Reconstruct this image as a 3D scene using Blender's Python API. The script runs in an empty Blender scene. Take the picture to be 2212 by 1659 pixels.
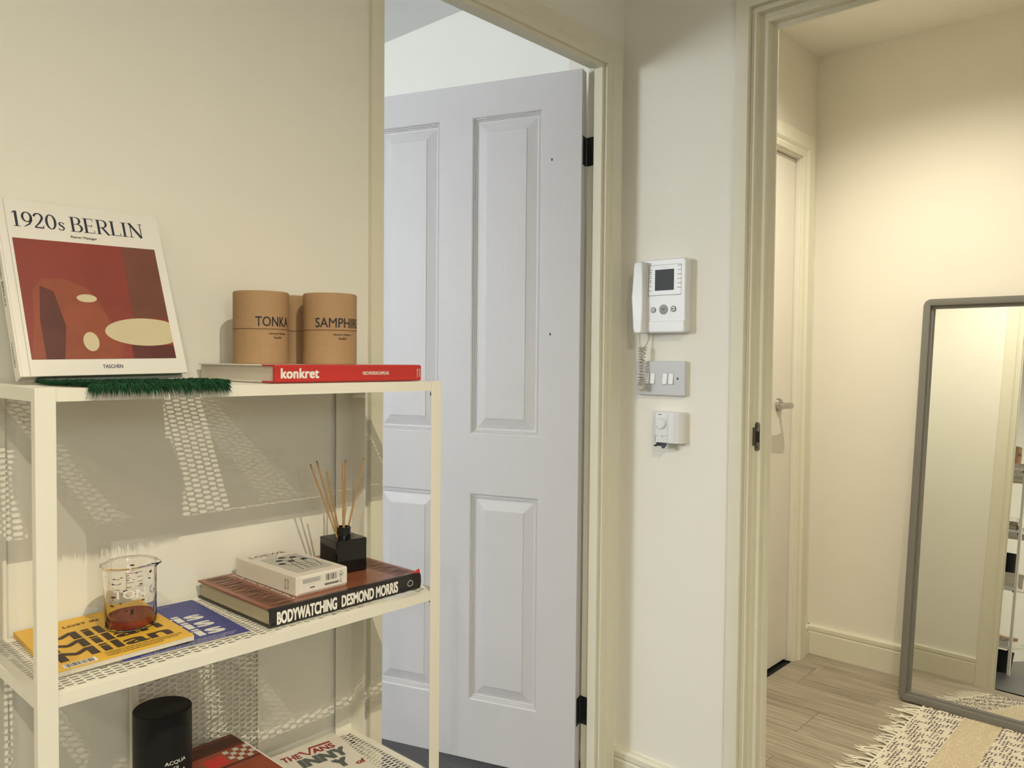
import bpy, math, random
from mathutils import Vector, Matrix
random.seed(7)
PI = math.pi

# ------------------------------------------------------------------ camera
scene = bpy.context.scene
F_PX, W_PX, H_PX = 1715.25, 2212, 1659
YAW, PITCH, ROLL = -0.74262263, 0.03039699, -0.00889991
CAM = Vector((1.2516, -1.8, 1.185))
cd = bpy.data.cameras.new('camera')
cam = bpy.data.objects.new('camera', cd)
scene.collection.objects.link(cam)
fwd = Vector((math.sin(YAW)*math.cos(PITCH), math.cos(YAW)*math.cos(PITCH), -math.sin(PITCH)))
rgt = Vector((math.cos(YAW), -math.sin(YAW), 0))
dwn = fwd.cross(rgt)
r2 = math.cos(ROLL)*rgt + math.sin(ROLL)*dwn
d2 = -math.sin(ROLL)*rgt + math.cos(ROLL)*dwn
cam.matrix_world = Matrix(((r2.x, -d2.x, -fwd.x, CAM.x), (r2.y, -d2.y, -fwd.y, CAM.y), (r2.z, -d2.z, -fwd.z, CAM.z), (0, 0, 0, 1)))
cd.sensor_fit = 'HORIZONTAL'
cd.sensor_width = 36.0
cd.lens = 36.0*F_PX/W_PX
cd.clip_start = 0.02
scene.camera = cam

# ------------------------------------------------------------------ light and exposure
EXPOSURE = 0.9
SKY_STRENGTH = 20.0
DOWNLIGHT_W = [62.0, 34.0, 24.0, 26.0]
HALL_W = 40.0
WARM = (1.0, 0.90, 0.69)
HALL_WARM = (1.0, 0.92, 0.77)
ROOM_CEIL = 2.41

vs = scene.view_settings
vs.view_transform = 'Standard'
vs.look = 'None'
vs.gamma = 1.0
vs.exposure = EXPOSURE
vs.use_curve_mapping = False
world = bpy.data.worlds.new('sky')
scene.world = world
world.use_nodes = True
bg = world.node_tree.nodes['Background']
bg.inputs[0].default_value = (0.89, 0.935, 1.0, 1)
bg.inputs[1].default_value = SKY_STRENGTH
pl = bpy.data.lights.new('window_portal', 'AREA')
pl.shape = 'RECTANGLE'; pl.size = 0.84; pl.size_y = 0.84
pl.cycles.is_portal = True
po = bpy.data.objects.new('window_portal', pl)
scene.collection.objects.link(po)
po.location = (-1.65, -3.44, 1.75)
po.rotation_euler = (PI/2, 0, 0)      # local -Z faces +Y (into the bedroom)

pl2 = bpy.data.lights.new('window_portal', 'AREA')
pl2.shape = 'RECTANGLE'; pl2.size = 0.44; pl2.size_y = 0.32
pl2.cycles.is_portal = True
po2 = bpy.data.objects.new('window_portal', pl2)
scene.collection.objects.link(po2)
po2.location = (3.24, -2.30, 1.74)
po2.rotation_euler = (0, PI/2, 0)     # local -Z faces -X (into the living room)

# ------------------------------------------------------------------ materials
MATS = {}
def new_mat(name):
    m = bpy.data.materials.new(name); m.use_nodes = True
    MATS[name] = m
    return m, m.node_tree.nodes, m.node_tree.links, m.node_tree.nodes['Principled BSDF']

def mat(name, col, rough=0.5, metal=0.0, noise=0.0, scale=40.0, bump=0.0, bscale=200.0, stretch=None, spec=0.5, coat=0.0):
    """plain material with optional colour mottling and fine bump"""
    m, N, L, b = new_mat(name)
    b.inputs['Base Color'].default_value = (*col, 1)
    b.inputs['Roughness'].default_value = rough
    b.inputs['Metallic'].default_value = metal
    b.inputs['Specular IOR Level'].default_value = spec
    if coat: b.inputs['Coat Weight'].default_value = coat
    if noise or bump:
        tc = N.new('ShaderNodeTexCoord'); mp = N.new('ShaderNodeMapping')
        L.new(tc.outputs['Object'], mp.inputs[0])
        if stretch: mp.inputs['Scale'].default_value = stretch
    if noise:
        n = N.new('ShaderNodeTexNoise'); n.inputs['Scale'].default_value = scale; n.inputs['Detail'].default_value = 4
        L.new(mp.outputs[0], n.inputs['Vector'])
        r = N.new('ShaderNodeMix'); r.data_type = 'RGBA'
        r.inputs[6].default_value = (*[max(0, c*(1-noise)) for c in col], 1)
        r.inputs[7].default_value = (*[min(1, c*(1+noise)) for c in col], 1)
        L.new(n.outputs[0], r.inputs[0]); L.new(r.outputs[2], b.inputs['Base Color'])
    if bump:
        n2 = N.new('ShaderNodeTexNoise'); n2.inputs['Scale'].default_value = bscale; n2.inputs['Detail'].default_value = 3
        L.new(mp.outputs[0], n2.inputs['Vector'])
        bp = N.new('ShaderNodeBump'); bp.inputs['Strength'].default_value = bump; bp.inputs['Distance'].default_value = 0.002
        L.new(n2.outputs[0], bp.inputs['Height']); L.new(bp.outputs[0], b.inputs['Normal'])
    return m

def wood_floor(name, dark, light, rough, sx=1.5, sy=38.0):
    m, N, L, b = new_mat(name)
    tc = N.new('ShaderNodeTexCoord'); oi = N.new('ShaderNodeObjectInfo'); mp = N.new('ShaderNodeMapping')
    add = N.new('ShaderNodeVectorMath'); add.operation = 'ADD'
    sc = N.new('ShaderNodeVectorMath'); sc.operation = 'SCALE'; sc.inputs[3].default_value = 13.0
    cmb = N.new('ShaderNodeCombineXYZ')
    L.new(oi.outputs['Random'], cmb.inputs[0]); L.new(oi.outputs['Random'], cmb.inputs[1])
    L.new(cmb.outputs[0], sc.inputs[0]); L.new(tc.outputs['Object'], add.inputs[0]); L.new(sc.outputs[0], add.inputs[1])
    L.new(add.outputs[0], mp.inputs[0]); mp.inputs['Scale'].default_value = (sx, sy, 1)
    n = N.new('ShaderNodeTexNoise'); n.inputs['Scale'].default_value = 2.2; n.inputs['Detail'].default_value = 8; n.inputs['Roughness'].default_value = 0.62
    L.new(mp.outputs[0], n.inputs['Vector'])
    # strips inside the laminate board
    mp2 = N.new('ShaderNodeMapping'); L.new(add.outputs[0], mp2.inputs[0])
    br = N.new('ShaderNodeTexBrick'); br.inputs['Scale'].default_value = 1.0; br.inputs['Mortar Size'].default_value = 0.0
    br.inputs['Brick Width'].default_value = 0.42; br.inputs['Row Height'].default_value = 0.0633
    br.inputs['Color1'].default_value = (0.34, 0.34, 0.34, 1); br.inputs['Color2'].default_value = (0.64, 0.64, 0.64, 1)
    L.new(mp2.outputs[0], br.inputs['Vector'])
    mx = N.new('ShaderNodeMath'); mx.operation = 'MULTIPLY_ADD'; mx.inputs[1].default_value = 0.35
    ml = N.new('ShaderNodeMath'); ml.operation = 'MULTIPLY'; ml.inputs[1].default_value = 1.0
    L.new(n.outputs[0], ml.inputs[0]); L.new(br.outputs['Color'], mx.inputs[0]); L.new(ml.outputs[0], mx.inputs[2])
    cr = N.new('ShaderNodeValToRGB')
    cr.color_ramp.elements[0].position = 0.45; cr.color_ramp.elements[0].color = (*dark, 1)
    cr.color_ramp.elements[1].position = 0.86; cr.color_ramp.elements[1].color = (*light, 1)
    L.new(mx.outputs[0], cr.inputs[0]); L.new(cr.outputs[0], b.inputs['Base Color'])
    b.inputs['Roughness'].default_value = rough
    bp = N.new('ShaderNodeBump'); bp.inputs['Strength'].default_value = 0.15; bp.inputs['Distance'].default_value = 0.001
    L.new(n.outputs[0], bp.inputs['Height']); L.new(bp.outputs[0], b.inputs['Normal'])
    return m

mat('wall_paint', (0.86, 0.84, 0.75), 0.75, noise=0.015, scale=6, bump=0.06, bscale=90)
mat('hall_paint', (0.86, 0.82, 0.72), 0.75, noise=0.015, scale=6, bump=0.06, bscale=90)
mat('hall_ceiling', (0.90, 0.87, 0.78), 0.85, noise=0.01, scale=5)
mat('bedroom_paint', (0.93, 0.93, 0.86), 0.8, noise=0.01, scale=6)
mat('ceiling_paint', (0.87, 0.87, 0.87), 0.85, noise=0.01, scale=5)
mat('woodwork', (0.775, 0.745, 0.60), 0.6, spec=0.25, noise=0.03, scale=30, bump=0.05, bscale=60)
mat('door_white', (0.65, 0.642, 0.655), 0.45, bump=0.22, bscale=60, stretch=(6, 6, 0.35))
mat('hall_door_paint', (0.80, 0.76, 0.66), 0.35, bump=0.03, bscale=60)
wood_floor('oak_laminate', (0.19, 0.15, 0.105), (0.50, 0.43, 0.33), 0.42)
wood_floor('dark_laminate', (0.055, 0.053, 0.058), (0.12, 0.115, 0.12), 0.35)
mat('white_metal', (0.83, 0.80, 0.70), 0.38, noise=0.01, scale=20)
mat('black_bolt', (0.03, 0.028, 0.025), 0.4, 0.6)
mat('dark_steel', (0.055, 0.058, 0.06), 0.38, 0.7, noise=0.25, scale=120)
mat('bronze_steel', (0.16, 0.14, 0.11), 0.4, 0.8)
mat('chrome', (0.42, 0.41, 0.39), 0.12, 1.0)
mat('black_hole', (0.01, 0.01, 0.01), 0.8)
mat('white_plastic', (0.80, 0.81, 0.81), 0.35)
mat('grey_plate', (0.60, 0.60, 0.62), 0.45)
mat('grey_button', (0.33, 0.34, 0.35), 0.4, noise=0.08, scale=300)
mat('screen', (0.06, 0.065, 0.07), 0.55, spec=0.25)
mat('mark_dark', (0.05, 0.05, 0.055), 0.6)
mat('mark_grey', (0.35, 0.35, 0.35), 0.6)
mat('cord_plastic', (0.58, 0.55, 0.47), 0.4)
mat('frame_grey', (0.185, 0.18, 0.16), 0.36, noise=0.04, scale=60)
m, N, L, b = new_mat('mirror_glass'); b.inputs['Base Color'].default_value = (0.84, 0.86, 0.85, 1); b.inputs['Metallic'].default_value = 1; b.inputs['Roughness'].default_value = 0.004
m, N, L, b = new_mat('clear_glass'); b.inputs['Base Color'].default_value = (1, 1, 1, 1); b.inputs['Roughness'].default_value = 0.0; b.inputs['Transmission Weight'].default_value = 1.0; b.inputs['IOR'].default_value = 1.46
m, N, L, b = new_mat('pane_glass')     # thin window pane: clear with a weak surface reflection
tb_ = N.new('ShaderNodeBsdfTransparent'); gb_ = N.new('ShaderNodeBsdfGlossy'); gb_.inputs['Roughness'].default_value = 0.02
mx_ = N.new('ShaderNodeMixShader'); mx_.inputs[0].default_value = 0.06
L.new(tb_.outputs[0], mx_.inputs[1]); L.new(gb_.outputs[0], mx_.inputs[2]); L.new(mx_.outputs[0], N['Material Output'].inputs[0])
mat('red_wax', (0.38, 0.03, 0.03), 0.45, noise=0.35, scale=90)
mat('wax_film', (0.36, 0.075, 0.06), 0.6, noise=0.4, scale=150)
mat('wax_char', (0.04, 0.02, 0.018), 0.7)
mat('glass_print', (0.80, 0.78, 0.72), 0.5)
mat('kraft', (0.42, 0.265, 0.135), 0.75, noise=0.10, scale=180, bump=0.08, bscale=350)
mat('kraft_seam', (0.22, 0.13, 0.06), 0.8)
mat('print_black', (0.022, 0.02, 0.026), 0.6)
mat('print_navy', (0.016, 0.018, 0.042), 0.6)
mat('print_brown', (0.06, 0.035, 0.025), 0.6)
mat('print_white', (0.82, 0.80, 0.74), 0.6)
mat('print_grey', (0.36, 0.36, 0.34), 0.6)
mat('cover_white', (0.80, 0.77, 0.71), 0.4)
mat('cover_red', (0.52, 0.028, 0.024), 0.45, noise=0.08, scale=120)
mat('paper', (0.68, 0.63, 0.53), 0.8, noise=0.12, scale=300, stretch=(1, 1, 12))
mat('old_paper', (0.52, 0.46, 0.31), 0.85, noise=0.2, scale=260, stretch=(1, 1, 14))
mat('cover_brown', (0.26, 0.085, 0.04), 0.28, noise=0.2, scale=25)
mat('cover_black', (0.018, 0.017, 0.017), 0.3)
mat('figure_print', (0.085, 0.045, 0.03), 0.5, noise=0.3, scale=60)
mat('yellow_cover', (0.80, 0.47, 0.045), 0.45, noise=0.06, scale=200)
mat('blue_cover', (0.045, 0.055, 0.26), 0.45, noise=0.06, scale=200)
mat('carton', (0.76, 0.71, 0.62), 0.6, noise=0.02, scale=100)
mat('carton_grey', (0.52, 0.50, 0.44), 0.6)
mat('black_gloss', (0.006, 0.006, 0.008), 0.06)
mat('matte_black', (0.008, 0.009, 0.010), 0.5, noise=0.2, scale=400, spec=0.3)
mat('reed', (0.42, 0.26, 0.11), 0.65, noise=0.25, scale=80)
mat('green_wool', (0.006, 0.062, 0.021), 0.95, noise=0.35, scale=180)
mat('picture_red', (0.24, 0.036, 0.023), 0.5, noise=0.3, scale=14)
mat('picture_brown', (0.16, 0.05, 0.028), 0.5, noise=0.3, scale=14)
mat('picture_maroon', (0.10, 0.02, 0.014), 0.5, noise=0.4, scale=22)
mat('picture_rust', (0.27, 0.06, 0.025), 0.5, noise=0.3, scale=30)
mat('picture_cream', (0.60, 0.52, 0.33), 0.5, noise=0.1, scale=20)
mat('vans_red', (0.30, 0.012, 0.014), 0.5)
mat('slate_print', (0.10, 0.115, 0.11), 0.5, noise=0.15, scale=60)
mat('rug_cream', (0.66, 0.55, 0.36), 0.95, noise=0.22, scale=90, bump=0.9, bscale=170, stretch=(1, 4, 1))
mat('rug_band', (0.72, 0.65, 0.53), 0.95, noise=0.3, scale=120, bump=0.9, bscale=170)
mat('rug_dark', (0.05, 0.03, 0.035), 0.95, noise=0.3, scale=90)
mat('rug_fringe', (0.82, 0.77, 0.64), 0.9)
mat('lamp_trim', (0.8, 0.8, 0.78), 0.4)
m, N, L, b = new_mat('lamp_lens'); b.inputs['Emission Color'].default_value = (1, 0.86, 0.65, 1); b.inputs['Emission Strength'].default_value = 6.0
M = MATS

# ------------------------------------------------------------------ mesh helpers
COL = scene.collection
class MB:
    def __init__(s): s.v = []; s.f = []; s.smooth = False
    def add(s, v, f):
        o = len(s.v); s.v += [tuple(p) for p in v]; s.f += [tuple(o+i for i in q) for q in f]; return s
    def box(s, a, b):
        (x0, y0, z0), (x1, y1, z1) = a, b
        x0, x1 = min(x0, x1), max(x0, x1); y0, y1 = min(y0, y1), max(y0, y1); z0, z1 = min(z0, z1), max(z0, z1)
        return s.add([(x0,y0,z0),(x1,y0,z0),(x1,y1,z0),(x0,y1,z0),(x0,y0,z1),(x1,y0,z1),(x1,y1,z1),(x0,y1,z1)],
                     [(0,3,2,1),(4,5,6,7),(0,1,5,4),(1,2,6,5),(2,3,7,6),(3,0,4,7)])
    def prism(s, poly, fn, h0, h1):
        """2-D polygon swept from h0 to h1; fn(a, b, h) gives the 3-D point"""
        n = len(poly)
        v = [fn(a, b, h0) for a, b in poly] + [fn(a, b, h1) for a, b in poly]
        f = [tuple(range(n-1, -1, -1)), tuple(range(n, 2*n))] + [(i, (i+1) % n, n+(i+1) % n, n+i) for i in range(n)]
        return s.add(v, f)
    def tube(s, pts, r, n=8, cap=True):
        pts = [Vector(p) for p in pts]; R = r if isinstance(r, (list, tuple)) else [r]*len(pts)
        t0 = (pts[1]-pts[0]).normalized()
        up = Vector((0, 0, 1)) if abs(t0.z) < 0.9 else Vector((1, 0, 0))
        nx = t0.cross(up).normalized()
        v = []; f = []
        for i, p in enumerate(pts):
            t = (pts[min(i+1, len(pts)-1)]-pts[max(i-1, 0)]).normalized()
            nx = (nx - t*nx.dot(t)).normalized(); ny = t.cross(nx)
            for k in range(n):
                a = 2*PI*k/n; v.append(p + (nx*math.cos(a)+ny*math.sin(a))*R[i])
        for i in range(len(pts)-1):
            for k in range(n): f.append((i*n+k, i*n+(k+1) % n, (i+1)*n+(k+1) % n, (i+1)*n+k))
        if cap: f += [tuple(range(n-1, -1, -1)), tuple(range((len(pts)-1)*n, len(pts)*n))]
        return s.add(v, f)
    def lathe(s, prof, n=48, c=(0, 0, 0), closed=False):
        v = []; f = []
        for r, z in prof:
            for k in range(n): a = 2*PI*k/n; v.append((c[0]+r*math.cos(a), c[1]+r*math.sin(a), c[2]+z))
        m_ = len(prof)
        for i in range(m_ if closed else m_-1):
            j = (i+1) % m_
            for k in range(n): f.append((i*n+k, i*n+(k+1) % n, j*n+(k+1) % n, j*n+k))
        return s.add(v, f)
    def disc(s, c, u, v_, r, n=32, r2=None):
        c = Vector(c); u = Vector(u); w = Vector(v_); r2 = r if r2 is None else r2
        return s.add([c+u*r*math.cos(2*PI*k/n)+w*r2*math.sin(2*PI*k/n) for k in range(n)], [tuple(range(n))])
    def ribbon(s, pts, w, u, v_, o):
        """flat stroke of width w (or widths) in the plane o + a*u + b*v"""
        u = Vector(u); v_ = Vector(v_); o = Vector(o); P = [Vector((p[0], p[1])) for p in pts]
        Wd = w if isinstance(w, (list, tuple)) else [w]*len(P); vv = []
        for i, p in enumerate(P):
            t = (P[min(i+1, len(P)-1)]-P[max(i-1, 0)]).normalized(); nn = Vector((-t.y, t.x))*Wd[i]*0.5
            for q in (p+nn, p-nn): vv.append(o+u*q.x+v_*q.y)
        return s.add(vv, [(2*i, 2*i+1, 2*i+3, 2*i+2) for i in range(len(P)-1)])
    def rect(s, o, u, v_, a0, b0, a1, b1):
        o = Vector(o); u = Vector(u); v_ = Vector(v_)
        return s.add([o+u*a0+v_*b0, o+u*a1+v_*b0, o+u*a1+v_*b1, o+u*a0+v_*b1], [(0, 1, 2, 3)])
    def build(s, name, material, parent=None, loc=None, rot=None, bevel=0.0, seg=2, smooth=None):
        me = bpy.data.meshes.new(name); me.from_pydata(s.v, [], s.f); me.update()
        me.materials.append(M[material])
        if smooth if smooth is not None else s.smooth:
            me.polygons.foreach_set('use_smooth', [True]*len(me.polygons))
            if hasattr(me, 'set_sharp_from_angle'): me.set_sharp_from_angle(angle=math.radians(38))
        o = bpy.data.objects.new(name, me); COL.objects.link(o)
        if parent: o.parent = parent
        if loc: o.location = loc
        if rot: o.rotation_euler = rot
        if bevel:
            bm = o.modifiers.new('edge', 'BEVEL'); bm.width = bevel; bm.segments = seg; bm.limit_method = 'ANGLE'; bm.angle_limit = math.radians(50)
        return o
def box(name, a, b, material, parent=None, bevel=0.0, **k): return MB().box(a, b).build(name, material, parent, bevel=bevel, **k)
def tag(o, label, cat, group=None):
    o['label'] = label; o['category'] = cat
    if group: o['group'] = group
    return o
def thing(name, label, cat, loc=(0, 0, 0), rot=(0, 0, 0), group=None):
    o = bpy.data.objects.new(name, None); o.empty_display_size = 0.05; COL.objects.link(o)
    o.location = loc; o.rotation_euler = rot
    return tag(o, label, cat, group)
def struct(o, label=None):
    o['kind'] = 'structure'
    if label: o['label'] = label
    return o
def sempty(name, label=None, loc=(0, 0, 0), rot=(0, 0, 0)):
    o = bpy.data.objects.new(name, None); o.empty_display_size = 0.05; COL.objects.link(o)
    o.location = loc; o.rotation_euler = rot
    return struct(o, label)
def copy_child(src, parent, loc=None, rot=None):
    c = src.copy(); COL.objects.link(c); c.parent = parent
    if loc is not None: c.location = loc
    if rot is not None: c.rotation_euler = rot
    return c

# flat lettering -----------------------------------------------------
LAYER = 0.00004
def text_geo(body, bold=0.0, space=1.0, shear=0.0):
    cu = bpy.data.curves.new('lettering', 'FONT'); cu.body = body; cu.size = 1.0; cu.offset = 0.0 if bold > 0 else bold; cu.resolution_u = 3
    cu.space_character = space; cu.shear = shear
    ob = bpy.data.objects.new('lettering', cu); COL.objects.link(ob)
    dg = bpy.context.evaluated_depsgraph_get(); me = ob.evaluated_get(dg).to_mesh()
    v = [(p.co.x, p.co.y) for p in me.vertices]; f = [tuple(p.vertices) for p in me.polygons]
    ob.evaluated_get(dg).to_mesh_clear()
    bpy.data.objects.remove(ob); bpy.data.curves.remove(cu)
    x0 = min(p[0] for p in v); x1 = max(p[0] for p in v); y0 = min(p[1] for p in v); y1 = max(p[1] for p in v)
    Q = [((a-x0)/(x1-x0), (b-y0)/(y1-y0)) for a, b in v]
    if bold > 0:                      # overprint with small shifts to thicken the strokes
        sx, sy = bold/(x1-x0), bold*0.6/(y1-y0); n_ = len(Q); P_ = []; F_ = []
        for k, (dx_, dy_) in enumerate(((-1, -1), (1, -1), (-1, 1), (1, 1), (0, 0))):
            P_ += [((a*(1-2*sx)+sx)+dx_*sx, (b*(1-2*sy)+sy)+dy_*sy, k*LAYER) for a, b in Q]; F_ += [tuple(i+k*n_ for i in q) for q in f]
        return P_, F_
    return [(a, b, 0.0) for a, b in Q], f
def lettering(name, body, material, parent, o, u, v_, w, h, bold=0.0, fn=None, space=1.0, shear=0.0):
    """lettering fitted to a box w x h whose lower corner is o, running along u with v up"""
    P, f = text_geo(body, bold, space, shear); mb = MB()
    o = Vector(o); u = Vector(u); v_ = Vector(v_)
    nrm = u.cross(v_)
    mb.add([fn(a*w, b*h, l) if fn else o+u*(a*w)+v_*(b*h)+nrm*l for a, b, l in P], f)
    return mb.build(name, material, parent)

# ------------------------------------------------------------------ room shell
def slab(name, a, b, material, label=None): return struct(box(name, a, b, material), label)
TA = 0.05                       # partition thickness
OP1 = (-0.815, -0.098, 1.953)   # door opening in the wall behind the shelf (Y0, Y1, head)
OP2 = (0.413, 1.18, 1.983)      # opening to the hall (X0, X1, head)
C0 = ROOM_CEIL
w = MB()
w.box((-TA, -4.6, 0), (0, OP1[0]-0.02, C0)); w.box((-TA, OP1[1]+0.02, 0), (0, 0, C0)); w.box((-TA, OP1[0]-0.02, OP1[2]+0.02), (0, OP1[1]+0.02, C0)); w.box((-TA, 0, 0), (-0.001, 0.257, C0))
struct(w.build('wall_left', 'wall_paint'), 'cream painted wall behind the shelving unit with a doorway')
w = MB()
w.box((0, 0, 0), (OP2[0]-0.04, TA, C0)); w.box((OP2[1]+0.04, 0, 0), (3.2, TA, C0)); w.box((OP2[0]-0.04, 0, OP2[2]+0.04), (OP2[1]+0.04, TA, C0))
struct(w.build('wall_back', 'wall_paint'), 'cream wall carrying the intercom with a doorway to the hall')
W2 = (-2.46, -2.14, 1.52, 1.96)
w = MB()
w.box((3.2, -4.6, 0), (3.3, W2[0], C0)); w.box((3.2, W2[1], 0), (3.3, TA, C0)); w.box((3.2, W2[0], 0), (3.3, W2[1], W2[2])); w.box((3.2, W2[0], W2[3]), (3.3, W2[1], C0))
struct(w.build('wall_right', 'wall_paint'))
wn2 = sempty('window_fill', 'unseen white framed window added opposite the shelving unit for soft fill', (3.25, W2[0], W2[2]))  # unseen window, added and sized for soft ambient fill
wf = MB(); ww, wh = W2[1]-W2[0], W2[3]-W2[2]
for a, b in (((0, 0, 0), (0.04, 0.04, wh)), ((0, ww-0.04, 0), (0.04, ww, wh)), ((0, 0.04, 0), (0.04, ww-0.04, 0.04)), ((0, 0.04, wh-0.04), (0.04, ww-0.04, wh))): wf.box(a, b)
wf.build('window_frame', 'ceiling_paint', wn2)
box('pane', (0.018, 0.04, 0.04), (0.022, ww-0.04, wh-0.04), 'pane_glass', wn2)
slab('wall_front', (-TA, -4.7, 0), (3.3, -4.6, C0), 'wall_paint')
slab('ceiling', (-TA, -4.7, C0), (3.3, TA, C0+0.1), 'ceiling_paint')
slab('floor', (-TA, -4.7, -0.1), (3.3, TA, 0), 'dark_laminate', 'dark grey laminate floor of the living room')
# hall
HX0, HX1, HY0, HY1 = -0.03, 1.75, TA, 1.4017
D3 = (0.45, 1.245, 1.978)
w = MB()
w.box((HX0-0.1, HY0, 0), (HX0, D3[0]-0.015, C0)); w.box((HX0-0.1, D3[1]+0.015, 0), (HX0, HY1, C0)); w.box((HX0-0.1, D3[0]-0.015, D3[2]+0.015), (HX0, D3[1]+0.015, C0))
struct(w.build('wall_hall_left', 'hall_paint'), 'warm lit hall wall holding the flush door')
slab('wall_hall_back', (HX0-0.1, HY1, 0), (HX1+0.1, HY1+0.1, C0), 'hall_paint', 'warm lit hall wall behind the leaning mirror')
slab('wall_hall_leak_stop', (HX0-0.20, HY0, -0.1), (HX0-0.1, HY1+0.1, C0), 'hall_paint')  # unseen slab added behind the flush door to stop sky light leaking in
slab('wall_hall_right', (HX1, HY0, 0), (HX1+0.1, HY1, C0), 'hall_paint')
slab('ceiling_hall', (HX0-0.1, HY0, C0), (HX1+0.1, HY1+0.1, C0+0.1), 'hall_ceiling')
fl = slab('floor_hall', (HX0-0.1, HY0, -0.1), (HX1+0.1, HY1+0.1, -0.008), 'black_hole', 'light oak laminate floor of the hall')
slab('floor_threshold', (OP2[0], 0.0, -0.05), (OP2[1], TA, 0.0), 'oak_laminate')
# laminate boards running along the hall wall
rows = []; yb = 0.677
while yb > HY0: yb -= 0.19
while yb < HY1:
    rows.append((max(yb, HY0), min(yb+0.19, HY1))); yb += 0.19
offs = [0.35, -0.5, 0.274, -0.2, 0.26, -0.35, 0.1, 0.5]
for i, (ya, yc) in enumerate(rows):
    x = HX0+offs[i % 8]-1.2
    while x < HX1:
        a, c = max(x, HX0), min(x+1.2, HX1)
        if c-a > 0.02:
            pk = MB().box((0, 0, -0.008), (c-a-0.0012, yc-ya-0.0014, 0)).build('plank', 'oak_laminate', fl, loc=(a, ya, 0), bevel=0.0006, seg=1)
        x += 1.2
# bedroom behind the white door
BX0, BY0, BY1 = -2.7, -3.4, 0.157
WN = (-2.05, -1.25, 1.35, 2.15)
slab('wall_bedroom_back', (BX0, BY1, 0), (-TA, BY1+0.1, C0), 'bedroom_paint', 'bright daylit bedroom wall seen above the open door')
slab('wall_bedroom_right', (-0.054, OP1[1]+0.012, 0), (-0.0501, BY1, C0), 'bedroom_paint')
slab('wall_bedroom_left', (BX0-0.1, BY0, 0), (BX0, BY1, C0), 'bedroom_paint')
w = MB()
w.box((BX0, BY0-0.1, 0), (WN[0], BY0, C0)); w.box((WN[1], BY0-0.1, 0), (-TA, BY0, C0)); w.box((WN[0], BY0-0.1, 0), (WN[1], BY0, WN[2])); w.box((WN[0], BY0-0.1, WN[3]), (WN[1], BY0, C0))
struct(w.build('wall_bedroom_front', 'bedroom_paint'))
slab('ceiling_bedroom', (BX0, BY0-0.1, C0), (-TA, BY1+0.1, C0+0.1), 'ceiling_paint', 'pale grey bedroom ceiling')
slab('floor_bedroom', (BX0, BY0-0.1, -0.1), (-TA, BY1+0.1, 0), 'dark_laminate', 'dark grey laminate floor beyond the open door')
wn = sempty('window_1', 'white framed bedroom window', (WN[0], BY0-0.06, WN[2]))
ww, wh = WN[1]-WN[0], WN[3]-WN[2]
wf = MB()
for a, b in (((0, 0, 0), (0.05, 0.05, wh)), ((ww-0.05, 0, 0), (ww, 0.05, wh)), ((0.05, 0, 0), (ww-0.05, 0.05, 0.05)), ((0.05, 0, wh-0.05), (ww-0.05, 0.05, wh))): wf.box(a, b)
wf.build('window_frame', 'ceiling_paint', wn)
box('pane', (0.05, 0.02, 0.05), (ww-0.05, 0.024, wh-0.05), 'pane_glass', wn)

# ------------------------------------------------------------------ trims, skirtings
def sweep_frame(name, prof, s0, s1, z1, fn, sides=('L', 'H', 'R'), label=None, material='woodwork', parent=None):
    """profile (d outward, o out of the wall) swept round a door opening with mitred corners"""
    mb = MB(); n = len(prof)
    rows_ = []
    if 'L' in sides: rows_.append([fn(s0-d, 0.0, o) for d, o in prof])
    rows_.append([fn(s0-d if 'L' in sides else s0, z1+d, o) for d, o in prof])
    rows_.append([fn(s1+d if 'R' in sides else s1, z1+d, o) for d, o in prof])
    if 'R' in sides: rows_.append([fn(s1+d, 0.0, o) for d, o in prof])
    v = [p for r in rows_ for p in r]; f = []
    for i in range(len(rows_)-1):
        for k in range(n): f.append((i*n+k, i*n+(k+1) % n, (i+1)*n+(k+1) % n, (i+1)*n+k))
    f += [tuple(range(n)), tuple(range((len(rows_)-1)*n, len(rows_)*n))]
    mb.add(v, f)
    o = mb.build(name, material, parent, bevel=0.0012)
    return o if parent else struct(o, label)
fA = lambda s, z, o: (o, s, z)
fB = lambda s, z, o: (s, -o, z)
fBh = lambda s, z, o: (s, TA+o, z)
# bedroom doorway: lining with rebate and stop, then architrave
lin1 = [(0.030, -0.050), (0.010, -0.050), (0.010, -0.026), (0.0, -0.026), (0.0, 0.001), (0.012, 0.001), (0.030, 0.001)]
sweep_frame('trim_1', lin1, OP1[0], OP1[1], OP1[2], fA, label='cream door lining with a stepped stop in the bedroom doorway')
arc1 = [(0.010, 0.0), (0.010, 0.009), (0.020, 0.012), (0.027, 0.012), (0.031, 0.018), (0.068, 0.018), (0.068, 0.0)]
sweep_frame('trim_2', arc1, OP1[0], OP1[1], OP1[2], fA, sides=('H', 'R'), label='cream moulded architrave squeezed into the wall corner')
struct(box('trim_3', (0, -0.852, 0), (0.012, -0.823, 2.02), 'woodwork', bevel=0.001), 'narrow cream door trim standing just behind the shelving unit')
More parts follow.
